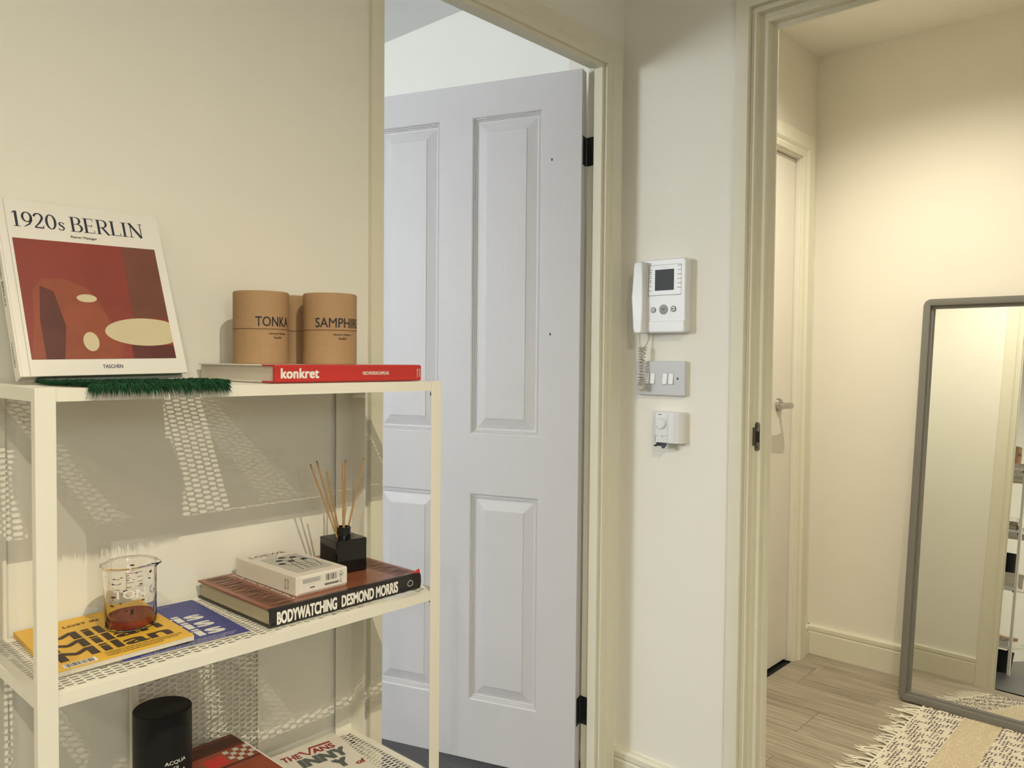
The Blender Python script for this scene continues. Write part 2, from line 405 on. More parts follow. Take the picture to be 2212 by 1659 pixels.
# hall doorway
lin2 = [(0.0, -0.050), (0.0, -0.045), (0.013, -0.045), (0.013, -0.022), (0.015, -0.020), (0.020, -0.020), (0.0205, -0.0195), (0.033, -0.020), (0.033, 0.002), (0.0385, 0.002), (0.039, 0.0), (0.044, 0.002), (0.044, -0.050)]
sweep_frame('trim_4', lin2, OP2[0], OP2[1], OP2[2], fB, label='cream stepped door lining with a latch keep in the hall doorway')
arc2 = [(0.0455, 0.0), (0.0455, 0.016), (0.079, 0.016), (0.079, 0.0)]
sweep_frame('trim_5', arc2, OP2[0], OP2[1], OP2[2], fB, label='flat cream architrave round the hall doorway')
arc3 = [(0.004, 0.0), (0.004, 0.010), (0.016, 0.013), (0.022, 0.010), (0.030, 0.018), (0.078, 0.018), (0.078, 0.0)]
sweep_frame('trim_6', arc3, OP2[0], OP2[1], OP2[2], fBh, label='cream moulded architrave on the hall side of the doorway')
# hall flush door frame
fH = lambda s, z, o: (HX0+o, s, z)
lin3 = [(0.02, -0.10), (-0.010, -0.10), (-0.010, -0.061), (0.0, -0.061), (0.0, 0.001), (0.02, 0.001)]
sweep_frame('trim_7', lin3, D3[0], D3[1], D3[2], fH, label='cream lining round the flush hall door', material='hall_door_paint')
arc4 = [(0.006, 0.0), (0.006, 0.009), (0.022, 0.013), (0.028, 0.011), (0.040, 0.020), (0.090, 0.020), (0.092, 0.0)]
sweep_frame('trim_8', arc4, D3[0], D3[1], D3[2], fH, label='cream moulded architrave round the flush hall door', material='woodwork')
# skirtings
sk = [(0, 0), (0.015, 0), (0.015, 0.088), (0.012, 0.094), (0.015, 0.098), (0.015, 0.112), (0.009, 0.119), (0, 0.119)]
def skirting(name, fn, a, b, label): return struct(MB().prism(sk, fn, a, b).build(name, 'woodwork', bevel=0.001), label)
skirting('baseboard_back', lambda o, z, s: (s, -o, z), 0.0, OP2[0]-0.079, 'cream skirting board below the intercom')
skirting('baseboard_hall_back', lambda o, z, s: (s, HY1-o, z), HX0, HX1, 'cream skirting board behind the mirror')
skirting('baseboard_hall_front', lambda o, z, s: (s, HY0+o, z), HX0, OP2[0]-0.079, 'cream skirting board reflected in the mirror')
skirting('baseboard_hall_left', lambda o, z, s: (HX0+o, s, z), D3[1]+0.0921, HY1, 'short cream skirting beside the hall door')
skirting('baseboard_bedroom', lambda o, z, s: (s, BY1-o, z), BX0, -TA, 'skirting board inside the bedroom')
# latch keep on the hall door lining
kp = MB(); zz = 1.004
pr = [(0.3845, -0.031), (0.388, -0.035), (0.394, -0.035), (0.3975, -0.031), (0.3975, 0.031), (0.394, 0.035), (0.388, 0.035), (0.3845, 0.031)]
kp.prism([(a, b+zz) for a, b in pr], lambda a, b, h: (a, h, b), 0.0185, 0.0200)
kp.box((0.3775, 0.0165, zz-0.022), (0.3865, 0.0195, zz+0.022))
lk = thing('latch_keep', 'dark bronze latch keep screwed to the hall door lining', 'latch keep', (0.391, 0.0185, zz))
for i in range(len(kp.v)): kp.v[i] = (kp.v[i][0]-0.391, kp.v[i][1]-0.0185, kp.v[i][2]-zz)
kp.build('plate', 'bronze_steel', lk, bevel=0.0005)
box('latch_slot', (-0.002, -0.0006, -0.014), (0.0055, -0.0001, 0.013), 'black_hole', lk)
for s_ in (-1, 1): MB().disc((0, -0.0005, 0.026*s_), (1, 0, 0), (0, 0, 1), 0.002, 12).build('screw', 'black_bolt', lk)

# ------------------------------------------------------------------ open four panel door
DW, DT, DZ0, DZ1 = 0.742, 0.035, 0.045, 1.952
KN = Vector((-0.056, -0.092, 0))
ang = math.atan2(-0.33, -0.944)
d1 = sempty('door_1', 'white four panel door standing open into the bedroom', (KN.x+0.33*DT, KN.y-0.944*DT, 0), (0, 0, ang))
# local: +x runs along the leaf, +y is the face turned to the camera (rotated normal), z up
HT = DZ1-DZ0
cx = [0.0, 0.112, 0.321, 0.422, 0.631, DW]
cz = [DZ0, DZ0+0.172, DZ0+0.762, DZ0+0.930, DZ0+1.815, DZ1]
lf = MB()
lf.box((0, -DT, DZ0), (DW, -0.012, DZ1))
for i in range(5):
    for k in range(5):
        if i in (1, 3) and k in (1, 3): continue
        lf.box((cx[i], -0.012, cz[k]), (cx[i+1], 0.0, cz[k+1]))
lf.build('leaf', 'door_white', d1)
RINGS = [(0.0, 0.0), (0.0035, -0.0015), (0.005, -0.0055), (0.0085, -0.0045), (0.010, -0.0085), (0.0135, -0.0075), (0.015, -0.0105), (0.020, -0.0110), (0.052, -0.0035), (0.0535, -0.0020)]
for i in (1, 3):
    for k in (1, 3):
        pm = MB(); x0, x1, z0, z1 = cx[i], cx[i+1], cz[k], cz[k+1]
        v = []; f = []
        for ins, dep in RINGS:
            ii = ins*0.85
            v += [(x0+ii-x0, dep, z0+ii-z0), (x1-ii-x0, dep, z0+ii-z0), (x1-ii-x0, dep, z1-ii-z0), (x0+ii-x0, dep, z1-ii-z0)]
        for r in range(len(RINGS)-1):
            for c in range(4): f.append((r*4+c, r*4+(c+1) % 4, r*4+4+(c+1) % 4, r*4+4+c))
        f.append(tuple(range(len(RINGS)*4-4, len(RINGS)*4)))
        f = [tuple(reversed(q)) for q in f]
        pm.add(v, f); pm.build('panel', 'door_white', d1, loc=(x0, 0, z0))
for zz in (1.722, 0.78+0.475):
    MB().disc((0, 0.0003, 0), (1, 0, 0), (0, 0, 1), 0.0026, 10, 0.004).build('pin_mark', 'mark_dark', d1, loc=(0.083, 0, zz))
def hinge(zc):
    hg = bpy.data.objects.new('hinge', None); COL.objects.link(hg); hg.parent = d1
    hg.location = (0, -DT, zc)
    h = 0.038
    MB().box((-0.0012, 0.003, -h), (0.0004, 0.026, h)).build('hinge_plate', 'dark_steel', hg, bevel=0.0004)
    # plate on the frame, turned back by the opening angle
    fp = MB().box((0.003, 0.0022, -h), (0.027, 0.0038, h)).build('hinge_plate', 'dark_steel', hg, bevel=0.0004)
    fp.rotation_euler = (0, 0, -ang)
    kn = MB(); kn.smooth = True
    for q in range(5): kn.lathe([(0, -h+q*2*h/5+0.0006), (0.0035, -h+q*2*h/5+0.0006), (0.0035, -h+(q+1)*2*h/5-0.0006), (0, -h+(q+1)*2*h/5-0.0006)], 14)
    kn.build('knuckle', 'dark_steel', hg, loc=(-0.0015, -0.0015, 0))
    for sz in (-0.024, 0, 0.024):
        MB().disc((0, 0, 0), (0, 1, 0), (0, 0, 1), 0.003, 12).build('screw', 'bronze_steel', hg, loc=(-0.0014, 0.016, sz))
hinge(1.742); hinge(0.232)

# ------------------------------------------------------------------ flush hall door
d3 = sempty('door_2', 'cream flush door in the hall with chrome lever handle', (HX0-0.02, D3[0]+0.004, 0))
dl = D3[1]-D3[0]-0.008
box('leaf', (-0.04, 0, 0.012), (0.0, dl, D3[2]-0.004), 'hall_door_paint', d3, bevel=0.001)
hd = MB(); hd.smooth = True
hy, hz = 1.125-D3[0]-0.004, 1.022
hd.lathe([(0, 0), (0.026, 0), (0.026, 0.006), (0.023, 0.010), (0, 0.010)], 28)
rose = hd.build('handle_rose', 'chrome', d3, loc=(0.0, hy, hz), rot=(0, PI/2, 0))
lv = MB(); lv.smooth = True
path = [(0.008, hy, hz), (0.042, hy, hz), (0.051, hy-0.004, hz), (0.055, hy-0.014, hz), (0.055, hy-0.05, hz), (0.053, hy-0.11, hz-0.001)]
lv.tube(path, [0.010, 0.010, 0.012, 0.0125, 0.0115, 0.010], 14)
lv.build('lever_handle', 'chrome', d3)

# ------------------------------------------------------------------ shelving unit
def hex_mesh(lx, ly, swap=False, t=0.0012):
    """expanded metal sheet: hexagonal holes, long axis along y, filling 0..lx by 0..ly"""
    cstep, cp = 0.0120, 0.0086; a, b_ = 0.0078, 0.0042; mb = MB(); ins = 0.00125
    nc = int(ly/cstep)+1; nr = int(lx/cp)+1
    for i in range(nc):
        for k in range(nr):
            yc = i*cstep+0.004; xc = k*cp+(cp/2 if i % 2 else 0)+0.002
            if yc > ly-0.003 or xc > lx-0.002: continue
            out = [(0, a), (cp/2, b_), (cp/2, -b_), (0, -a), (-cp/2, -b_), (-cp/2, b_)]
            h = cp/2-ins; inn = [(0, a-ins*1.25), (h, b_-ins*0.3), (h, -b_+ins*0.3), (0, -a+ins*1.25), (-h, -b_+ins*0.3), (-h, b_-ins*0.3)]
            v = [(xc+p[0], yc+p[1], 0) for p in out]+[(xc+p[0], yc+p[1], 0) for p in inn]+[(xc+p[0], yc+p[1], -t) for p in inn]+[(xc+p[0], yc+p[1], -t) for p in out]
            f = []
            for q in range(6):
                r = (q+1) % 6
                f += [(q, r, 6+r, 6+q), (6+q, 6+r, 12+r, 12+q), (12+q, 12+r, 18+r, 18+q)]
            if swap: v = [(p[2], p[1], p[0]) for p in v]
            mb.add(v, f)
    return mb
SX0, SX1, SY0, SY1 = 0.008, 0.2555, -1.507, -0.893
LEV = [1.148, 0.794, 0.474, 0.152]
ST = 1.149; SMID = 0.794; SLOW = 0.474; SBOT = 0.152
su = thing('shelving_unit', 'white metal shelving unit with four perforated mesh shelves by the wall', 'shelving unit', (SX0, SY0, 0))
DX, DY = SX1-SX0, SY1-SY0
def L_post(name, poly): return MB().prism(poly, lambda a, b, h: (a, b, h), 0.0, 1.1485).build(name, 'white_metal', su, bevel=0.0008)
t = 0.0016
# corner posts are folded angle strips
L_post('post', [(DX+0.0015, 0), (DX+0.0015, 0.022), (DX, 0.022), (DX, t), (DX-0.012, t), (DX-0.012, 0)])
L_post('post', [(DX+0.0015, DY), (DX+0.0015, DY-0.022), (DX, DY-0.022), (DX, DY-t), (DX-0.012, DY-t), (DX-0.012, DY)])
L_post('post', [(-0.0015, 0), (-0.0015, 0.037), (0, 0.037), (0, t), (0.038, t), (0.038, 0)])
L_post('post', [(-0.0015, DY), (-0.0015, DY-0.037), (0, DY-0.037), (0, DY-t), (0.040, DY-t), (0.040, DY)])
hm = None
for z in LEV:
    sh = MB(); RH = 0.0155; bw = 0.013
    g = 0.002
    sh.box((DX-t-0.0004, g, z-RH), (DX-0.0004, DY-g, z-0.0016)); sh.box((0.0005, g, z-RH), (0.0005+t, DY-g, z-0.0016))
    sh.box((0.0005+t, g, z-RH), (DX-0.0004-t, g+t, z-0.0016)); sh.box((0.0005+t, DY-g-t, z-RH), (DX-0.0004-t, DY-g, z-0.0016))
    sh.box((DX-bw, g, z-0.0016), (DX-0.0004, DY-g, z)); sh.box((0.0005, g, z-0.0016), (bw, DY-g, z))
    sh.box((bw, g, z-0.0016), (DX-bw, g+bw, z)); sh.box((bw, DY-g-bw, z-0.0016), (DX-bw, DY-g, z))
    so = sh.build('shelf', 'white_metal', su)
    if hm is None:
        hm = hex_mesh(DX-2*bw+0.008, DY-2*bw+0.004, t=0.0008).build('mesh_sheet', 'white_metal', so, loc=(bw-0.004, bw, z-0.0003))
    else:
        copy_child(hm, so, loc=(bw-0.004, bw, z-0.0003))
bolt_src = None
for z in LEV:
    for by, bx, ry in ((DY-0.0035, DX-0.013, 1), (0.0035, DX-0.013, -1), (0.0035, 0.010, -1), (DY-0.0035, 0.010, 1)):
        if bolt_src is None:
            bb = MB(); bb.smooth = True
            bb.lathe([(0, 0), (0.0058, 0.0), (0.0058, 0.002), (0.0045, 0.005), (0.002, 0.0065), (0, 0.0065)], 16)
            bolt_src = bb.build('bolt', 'black_bolt', su, loc=(bx, by, z-0.022), rot=(PI/2*ry, 0, 0))
        else: copy_child(bolt_src, su, loc=(bx, by, z-0.022), rot=(PI/2*ry, 0, 0))

# ------------------------------------------------------------------ books
X_, Y_, Z_ = Vector((1, 0, 0)), Vector((0, 1, 0)), Vector((0, 0, 1))
def rounded(poly_w, poly_h, r, n=4):
    pts = []
    for cx_, cy_, a0 in ((poly_w-r, poly_h-r, 0), (r, poly_h-r, 90), (r, r, 180), (poly_w-r, r, 270)):
        for k in range(n+1):
            a = math.radians(a0+90*k/n); pts.append((cx_+r*math.cos(a), cy_+r*math.sin(a)))
    return pts

# -- large art book leaning on the wall, cover in local (x = across, y = out of the cover, z = up)
lean = math.asin(0.095/0.254)
bk = thing('art_book', 'white hardcover art book with red cover picture leaning against the wall', 'book', (0.124, -1.4815, 1.1572), (0, 0, PI/2))
# local x -> world +Y ; local y -> world -X (into the wall); lean the top backwards
bk.rotation_euler = (-lean, -0.018, PI/2)
BW, BH, BT = 0.212, 0.254, 0.015
cv = MB()
cv.box((0, -0.0028, 0), (BW, 0, BH)); cv.box((0, BT, 0), (BW, BT+0.0028, BH)); cv.box((-0.0028, -0.0028, 0), (0, BT+0.0028, BH))
cv.build('cover', 'cover_white', bk, bevel=0.0008)
MB().rect((0, -0.0030, 0), X_, Z_, 0.0085, 0, 0.0095, BH).build('hinge_groove', 'carton_grey', bk)
box('pages', (0.002, 0.0, 0.003), (BW-0.004, BT, BH-0.003), 'paper', bk)
FO = Vector((0, -0.0031, 0))
pic = bpy.data.objects.new('cover_picture', None); COL.objects.link(pic); pic.parent = bk
px0, px1, pz0, pz1 = 0.0130, 0.1990, 0.0230, 0.1965
MB().rect(FO, X_, Z_, px0, pz0, px1, pz1).build('picture_field', 'picture_red', pic)
MB().rect(FO-Y_*0.0001, X_, Z_, 0.150, 0.085, px1, pz1).build('picture_block', 'picture_brown', pic)
mound = [(px0, pz0), (0.125, pz0), (0.130, 0.045), (0.118, 0.075), (0.108, 0.105), (0.094, 0.128), (0.066, 0.140), (0.040, 0.138), (0.026, 0.120), (0.024, 0.08)]
mm = MB(); mm.add([FO-Y_*0.0002+X_*a+Z_*b for a, b in mound], [tuple(range(len(mound)))]); mm.build('picture_mound', 'picture_rust', pic)
mound2 = [(0.030, pz0), (0.052, pz0), (0.060, 0.07), (0.052, 0.12), (0.036, 0.128), (0.030, 0.08)]
mm = MB(); mm.add([FO-Y_*0.0003+X_*a+Z_*b for a, b in mound2], [tuple(range(len(mound2)))]); mm.build('picture_shade', 'picture_maroon', pic)
el = [(0.163+0.055*math.cos(2*PI*k/40), 0.063+0.021*math.sin(2*PI*k/40)) for k in range(40)]
el = [(min(a, px1), b) for a, b in el]
mm = MB(); mm.add([FO-Y_*0.0004+X_*a+Z_*b for a, b in el], [tuple(range(40))]); mm.build('picture_disc', 'picture_cream', pic)
MB().rect(FO-Y_*0.0002, X_, Z_, 0.140, pz0, px1, 0.043).build('picture_base', 'picture_maroon', pic)
for (a, b, r1, r2_) in ((0.092, 0.112, 0.013, 0.006), (0.088, 0.048, 0.010, 0.014)):
    MB().disc(FO-Y_*0.0004+X_*a+Z_*b, X_, Z_, r1, 24, r2_).build('picture_spot', 'picture_cream', pic)

def serif_title(body, parent, o, u, v_, w_, h, material):
    """own seriffed capitals and figures, drawn as flat strokes"""
    T, t_ = 0.125, 0.050; u = Vector(u); v_ = Vector(v_); o = Vector(o)
    mb = MB(); x = 0.0; S = []
    def seg(p, wd): S.append((p, wd))
    def bar(x0, y0, x1, y1): S.append(('r', x0, y0, x1, y1))
    def arc(cx_, cy_, rx, ry, a0, a1, wthick, wthin, n=22):
        pts = []; ws = []
        for k in range(n+1):
            a = math.radians(a0+(a1-a0)*k/n); pts.append((cx_+rx*math.cos(a), cy_+ry*math.sin(a))); ws.append(wthin+(wthick-wthin)*abs(math.cos(a))**1.5)
        S.append((pts, ws))
    adv = 0.0
    def serif(x0, y, up, l=0.10):
        bar(x0-l, y if up else y-0.035, x0+T+l, y+0.035 if up else y)
    for ch in body:
        X0 = adv
        if ch in 'I1':
            bar(X0+0.1, 0, X0+0.1+T, 1.0); serif(X0+0.1, 0, True)
            if ch == 'I': serif(X0+0.1, 1.0, False); adv += 0.40
            else: S.append(([(X0-0.02, 0.86), (X0+0.12, 0.97)], [0.03, 0.07])); adv += 0.40
        elif ch in 'BERL':
            bar(X0+0.08, 0, X0+0.08+T, 1.0)
            bar(X0, 0, X0+0.26, 0.035); bar(X0, 0.965, X0+0.26, 1.0)
            xs = X0+0.08+T
            if ch == 'B':
                bar(xs, 0.965, xs+0.16, 1.0); bar(xs, 0.50, xs+0.2, 0.535); bar(xs, 0, xs+0.2, 0.035)
                arc(xs+0.15, 0.765, 0.16, 0.218, -90, 90, T*0.95, t_*0.9); arc(xs+0.18, 0.268, 0.20, 0.25, -90, 90, T, t_*0.9); adv += 0.68
            elif ch == 'R':
                bar(xs, 0.965, xs+0.18, 1.0); bar(xs, 0.46, xs+0.2, 0.495)
                arc(xs+0.16, 0.735, 0.19, 0.25, -90, 90, T, t_*0.9); S.append(([(xs+0.13, 0.48), (xs+0.42, 0.0), (xs+0.50, 0.0)], [T*0.9, T*0.9, 0.03])); adv += 0.74
            elif ch == 'E':
                for yy, ln in ((0, 0.37), (0.485, 0.24), (0.965, 0.33)):
                    bar(xs, yy, xs+ln, yy+0.035)
                bar(xs+0.34, 0, xs+0.37, 0.20); bar(xs+0.30, 0.82, xs+0.33, 1.0); bar(xs+0.22, 0.41, xs+0.25, 0.60); adv += 0.66
            else:
                bar(xs, 0, xs+0.36, 0.035); bar(xs+0.33, 0, xs+0.365, 0.22); adv += 0.62
        elif ch == 'N':
            bar(X0+0.10, 0, X0+0.10+t_, 1.0); bar(X0+0.66, 0, X0+0.66+t_, 1.0)
            S.append(([(X0+0.08, 1.0), (X0+0.68, 0.0)], [T*1.1, T*1.1]))
            bar(X0, 0, X0+0.24, 0.035); bar(X0, 0.965, X0+0.14, 1.0); bar(X0+0.56, 0.965, X0+0.80, 1.0); adv += 0.88
        elif ch == '0':
            arc(X0+0.27, 0.5, 0.21, 0.47, 0, 360, T, t_, 40); adv += 0.58
        elif ch == '9':
            arc(X0+0.27, 0.67, 0.20, 0.31, 0, 360, T*0.95, t_, 36)
            S.append(([(X0+0.47, 0.67), (X0+0.46, 0.45), (X0+0.36, 0.22), (X0+0.10, 0.02)], [T, T*0.95, T*0.7, 0.03])); adv += 0.57
        elif ch == '2':
            arc(X0+0.24, 0.72, 0.19, 0.25, 170, -25, T*0.95, t_*1.3)
            S.append(([(X0+0.41, 0.62), (X0+0.28, 0.36), (X0+0.04, 0.05)], [T*0.9, T*0.7, 0.06])); bar(X0+0.03, 0, X0+0.46, 0.085); bar(X0+0.43, 0.0, X0+0.47, 0.20); adv += 0.57
        elif ch == 's':
            S.append(([(X0+0.30, 0.46), (X0+0.24, 0.53), (X0+0.14, 0.53), (X0+0.08, 0.45), (X0+0.12, 0.36), (X0+0.24, 0.26), (X0+0.31, 0.17), (X0+0.27, 0.05), (X0+0.15, 0.015), (X0+0.05, 0.09)],
                      [0.03, 0.04, 0.06, 0.085, 0.10, 0.11, 0.09, 0.06, 0.045, 0.035]))
            bar(X0+0.295, 0.40, X0+0.325, 0.54); bar(X0+0.035, 0.01, X0+0.062, 0.16); adv += 0.42
        elif ch == ' ': adv += 0.20
    k = w_/adv
    for s in S:
        if s[0] == 'r': mb.rect(o, u*k, v_*h, s[1], s[2], s[3], s[4])
        else:
            pts, ws = s; P = [Vector((p[0]*k, p[1]*h)) for p in pts]; vv = []
            for i, p in enumerate(P):
                tt = (P[min(i+1, len(P)-1)]-P[max(i-1, 0)]).normalized(); nn = Vector((-tt.y, tt.x))*ws[i]*0.5*(k*0.7+h*0.3)
                for q in (p+nn, p-nn): vv.append(o+u*q.x+v_*q.y)
            mb.add(vv, [(2*i, 2*i+1, 2*i+3, 2*i+2) for i in range(len(P)-1)])
    return mb.build('title_lettering', material, parent)
serif_title('1920s BERLIN', bk, FO+X_*0.017+Z_*0.2140, X_, Z_, 0.172, 0.0230, 'print_navy')
lettering('author_lettering', 'Rainer Metzger', 'print_black', bk, FO+X_*0.086+Z_*0.2025, X_, Z_, 0.034, 0.0048, 0.012)
lettering('publisher_lettering', 'TASCHEN', 'print_navy', bk, FO+X_*0.097+Z_*0.0095, X_, Z_, 0.026, 0.0052, 0.012)
SPO = Vector((-0.0030, 0.0065, 0))
lettering('spine_lettering', '1920s BERLIN', 'print_navy', bk, SPO+Z_*0.165+Y_*0.006, -Z_, -Y_, 0.062, 0.006)
lettering('spine_lettering', 'TASCHEN', 'print_navy', bk, SPO+Z_*0.052+Y_*0.006, -Z_, -Y_, 0.034, 0.005)

# -- green fluffy mat hanging over the shelf front
mt = thing('shag_mat', 'dark green shaggy wool mat hanging over the top shelf edge', 'mat', (0.0, 0.0, ST))
mm = MB()
outline = [(0.085, -1.452), (0.17, -1.4635), (0.2585, -1.449), (0.2600, -1.43), (0.262, -1.39), (0.262, -1.345), (0.2600, -1.30), (0.2585, -1.280), (0.19, -1.262), (0.12, -1.268), (0.06, -1.285), (0.04, -1.36), (0.055, -1.44)]
n = len(outline)
vv = [(a, b, 0.0) for a, b in outline]+[(a*0.98+0.003, b*0.985-0.020, 0.003) for a, b in outline]
mm.add(vv, [tuple(range(n-1, -1, -1)), tuple(range(n, 2*n))]+[(i, (i+1) % n, n+(i+1) % n, n+i) for i in range(n)])
mm.build('mat_base', 'green_wool', mt)
pile = MB()
cen = Vector((0.17, -1.36))
def inside(a, b):
    c = False; j = n-1
    for i in range(n):
        xi, yi = outline[i]; xj, yj = outline[j]
        if (yi > b) != (yj > b) and a < (xj-xi)*(b-yi)/(yj-yi)+xi: c = not c
        j = i
    return c
def blade(p, d, wd):
    p = Vector(p); d = Vector(d); s_ = d.cross(Vector((random.uniform(-1, 1), random.uniform(-1, 1), 0.3))).normalized()*wd
    s2_ = d.cross(s_).normalized()*wd
    q = p+d*0.55; e = p+d+Vector((0, 0, -0.15*d.length))
    pile.add([p+s_, p-s_*0.5+s2_, p-s_*0.5-s2_, q+s_*0.9, q-s_*0.45+s2_*0.9, q-s_*0.45-s2_*0.9, e], [(0, 1, 4, 3), (1, 2, 5, 4), (2, 0, 3, 5), (3, 4, 6), (4, 5, 6), (5, 3, 6)])
cnt = 0
while cnt < 2600:
    a, b = random.uniform(0.129, 0.265), random.uniform(-1.47, -1.255)
    if not inside(a, b): continue
    cnt += 1
    blade((a, b, 0.003), (random.uniform(-0.002, 0.008), random.uniform(-0.005, 0.005), random.uniform(0.0015, 0.0045)), 0.0006)
for i in range(n):
    p, q = Vector(outline[i]), Vector(outline[(i+1) % n])
    if i >= 9: continue
    for k in range(int((q-p).length/0.00022)):
        m_ = p.lerp(q, random.random()); dr = (m_-cen).normalized()
        front = max(0.0, min(1.0, (m_.x-0.2565)/0.002))
        blade((m_.x, m_.y, random.uniform(0.0, 0.0045)), (dr.x*random.uniform(0.004, 0.010)+front*0.003, dr.y*random.uniform(0.003, 0.010), -front*random.uniform(0.002, 0.0135)+(0.0022+random.uniform(-0.0004, 0.001))*(1-front)), 0.0006)
po_ = pile.build('wool_pile', 'green_wool', mt); po_['kind'] = 'stuff'

# -- book lying on the top shelf, red spine to the front
KZ = ST
kk = thing('coffee_table_book', 'white coffee table book with a red spine under kraft tubes', 'book', (0.2435, -1.1985, KZ))
KL, KD, KH = 0.2720, 0.230, 0.0262
kc = MB(); kc.box((-KD, 0, KH-0.0022), (-0.035, KL, KH)); kc.box((-KD, 0, 0), (-0.035, KL, 0.0022)); kc.build('cover', 'cover_white', kk, bevel=0.0005)
ks = MB(); ks.prism([(-0.036, 0), (-0.003, 0), (0, 0.002), (0, KH-0.002), (-0.003, KH), (-0.036, KH), (-0.036, KH-0.0024), (-0.006, KH-0.0024), (-0.006, 0.0024), (-0.036, 0.0024)], lambda a, b, h: (a, h, b), -0.0002, KL+0.0002)
ks.build('spine', 'cover_red', kk, bevel=0.0006)
box('pages', (-KD+0.003, 0.003, 0.0022), (-0.005, KL-0.003, KH-0.0022), 'paper', kk)
so_ = Vector((0.0003, 0, 0))
P, f = text_geo('konkret', 0.04, 1.05)
kt = MB(); kt.add([so_+Y_*(0.009+a*0.064)+Z_*(0.0062+b*0.0150)+X_*l for a, b, l in P], f); kt.build('spine_title', 'print_white', kk)
lettering('spine_lettering', 'VERSCHWOERUNG SAMMLUNG', 'print_white', kk, so_+Y_*0.152+Z_*0.0105, Y_, Z_, 0.052, 0.0055, 0.02)
lettering('spine_lettering', 'HATJE', 'print_white', kk, so_+Y_*0.2655+Z_*0.0065, Z_, -Y_, 0.0135, 0.003, 0.02)
lettering('spine_lettering', 'CANTZ', 'print_white', kk, so_+Y_*0.270+Z_*0.0065, Z_, -Y_, 0.0135, 0.003, 0.02)

# -- kraft tubes
def kraft_tube(cx_, cy_, label, word=None, sub=None, no=None, a_start=0.0, wrad=1.0):
    r, h, sp = 0.043, 0.114, 0.054
    o = thing('kraft_tube', label, 'tube box', (cx_, cy_, KZ+KH), group=None)
    b_ = MB(); b_.smooth = True
    b_.lathe([(0, 0), (r-0.001, 0), (r, 0.001), (r, sp-0.0002), (r-0.0012, sp), (r-0.0012, sp+0.0008), (0, sp+0.0008)], 64); b_.build('tube_body', 'kraft', o)
    l_ = MB(); l_.smooth = True
    l_.lathe([(0, sp+0.0006), (r-0.0008, sp+0.0006), (r, sp+0.0012), (r, h-0.0016), (r-0.0016, h), (0, h)], 64); l_.build('lid', 'kraft', o)
    s_ = MB(); s_.lathe([(r+0.0001, sp-0.0005), (r+0.0001, sp+0.0008)], 64); s_.build('lid_seam', 'kraft_seam', o)
    if word:
        toc = math.atan2(CAM.y-cy_, CAM.x-cx_)
        R_ = r+0.0003
        def wrap(a0, z0): return lambda a, b, l=0.0: Vector(((R_+l)*math.cos(toc+a0+a/R_), (R_+l)*math.sin(toc+a0+a/R_), z0+b))
        lettering('name_lettering', word, 'print_black', o, None or (0, 0, 0), X_, Z_, wrad*R_, 0.0155, 0.010, fn=wrap(a_start, 0.0585))
        lettering('maker_lettering', sub, 'print_brown', o, (0, 0, 0), X_, Z_, 0.031, 0.0034, 0.02, fn=wrap(a_start+0.34*wrad, 0.0455))
        lettering('number_lettering', no, 'print_brown', o, (0, 0, 0), X_, Z_, 0.0135, 0.0034, 0.02, fn=wrap(a_start+0.34*wrad+0.2, 0.0395))
    return o
kraft_tube(0.095, -1.1346, 'brown kraft cardboard tube reading TONKA', 'TONKA', 'Laboratory Perfumes', 'No.004', -0.20, 1.38)
kraft_tube(0.150, -1.0420, 'brown kraft cardboard tube reading SAMPHIRE', 'SAMPHIRE', 'Laboratory Perfumes', 'No.003', -0.55, 1.95)
kraft_tube(0.052, -1.0530, 'plain looking kraft tube half hidden behind two lettered tubes')

# ------------------------------------------------------------------ middle shelf
# -- blue guide magazine
pm = thing('magazine', 'blue guide magazine lying partly under the yellow one', 'magazine', (0.2160, -1.3966, SMID+0.0004), (0, 0, -0.05))
box('pages', (-0.198, 0.0, 0.0004), (-0.0004, 0.1695, 0.0024), 'paper', pm)
box('cover', (-0.1985, -0.0003, 0.0024), (0.0, 0.1700, 0.0028), 'blue_cover', pm)
pt = Vector((0, 0, 0.0030))
for k in range(3):
    lettering('title_lettering', 'Paris', 'print_white', pm, pt+X_*(-0.098+0.0365*k)+Y_*0.014, Y_, -X_, 0.134, 0.0345, 0.026)
for k, (l0, l1) in enumerate(((0.022, 0.156), (0.022, 0.150), (0.022, 0.135))):
    lettering('blurb_lettering', 'A curated guide to authentic places, insider tips and stories to make it local', 'print_white', pm, pt+X_*(-0.012+0.0058*k)+Y_*l0, Y_, -X_, l1-l0, 0.0036, 0.01)
lettering('blurb_lettering', 'Lost In Issue twenty', 'print_white', pm, pt+X_*(-0.186)+Y_*0.075, Y_, -X_, 0.055, 0.003)
# -- yellow guide magazine
ym = thing('magazine', 'yellow guide magazine carrying the glass beaker', 'magazine', (0.2065, -1.4720, SMID+0.0006), (math.radians(2.05), 0, -0.05))
box('pages', (-0.198, 0.0004, 0.0005), (-0.0004, 0.1685, 0.0066), 'paper', ym)
box('cover', (-0.1985, 0.0, 0.0066), (0.0, 0.1690, 0.0072), 'yellow_cover', ym)
MB().box((-0.1985, -0.0005, 0.0), (0.0, 0.0, 0.0072)).build('spine', 'yellow_cover', ym)
yt = Vector((0, 0, 0.0074))
for k in range(3):
    lettering('title_lettering', 'Milan', 'print_brown', ym, yt+X_*(-0.104+0.0375*k)+Y_*0.0135, Y_, -X_, 0.140, 0.0335, 0.026)
lettering('series_lettering', 'LOST iN', 'print_brown', ym, yt+X_*(-0.160)+Y_*0.052, Y_, -X_, 0.046, 0.0085, 0.02)
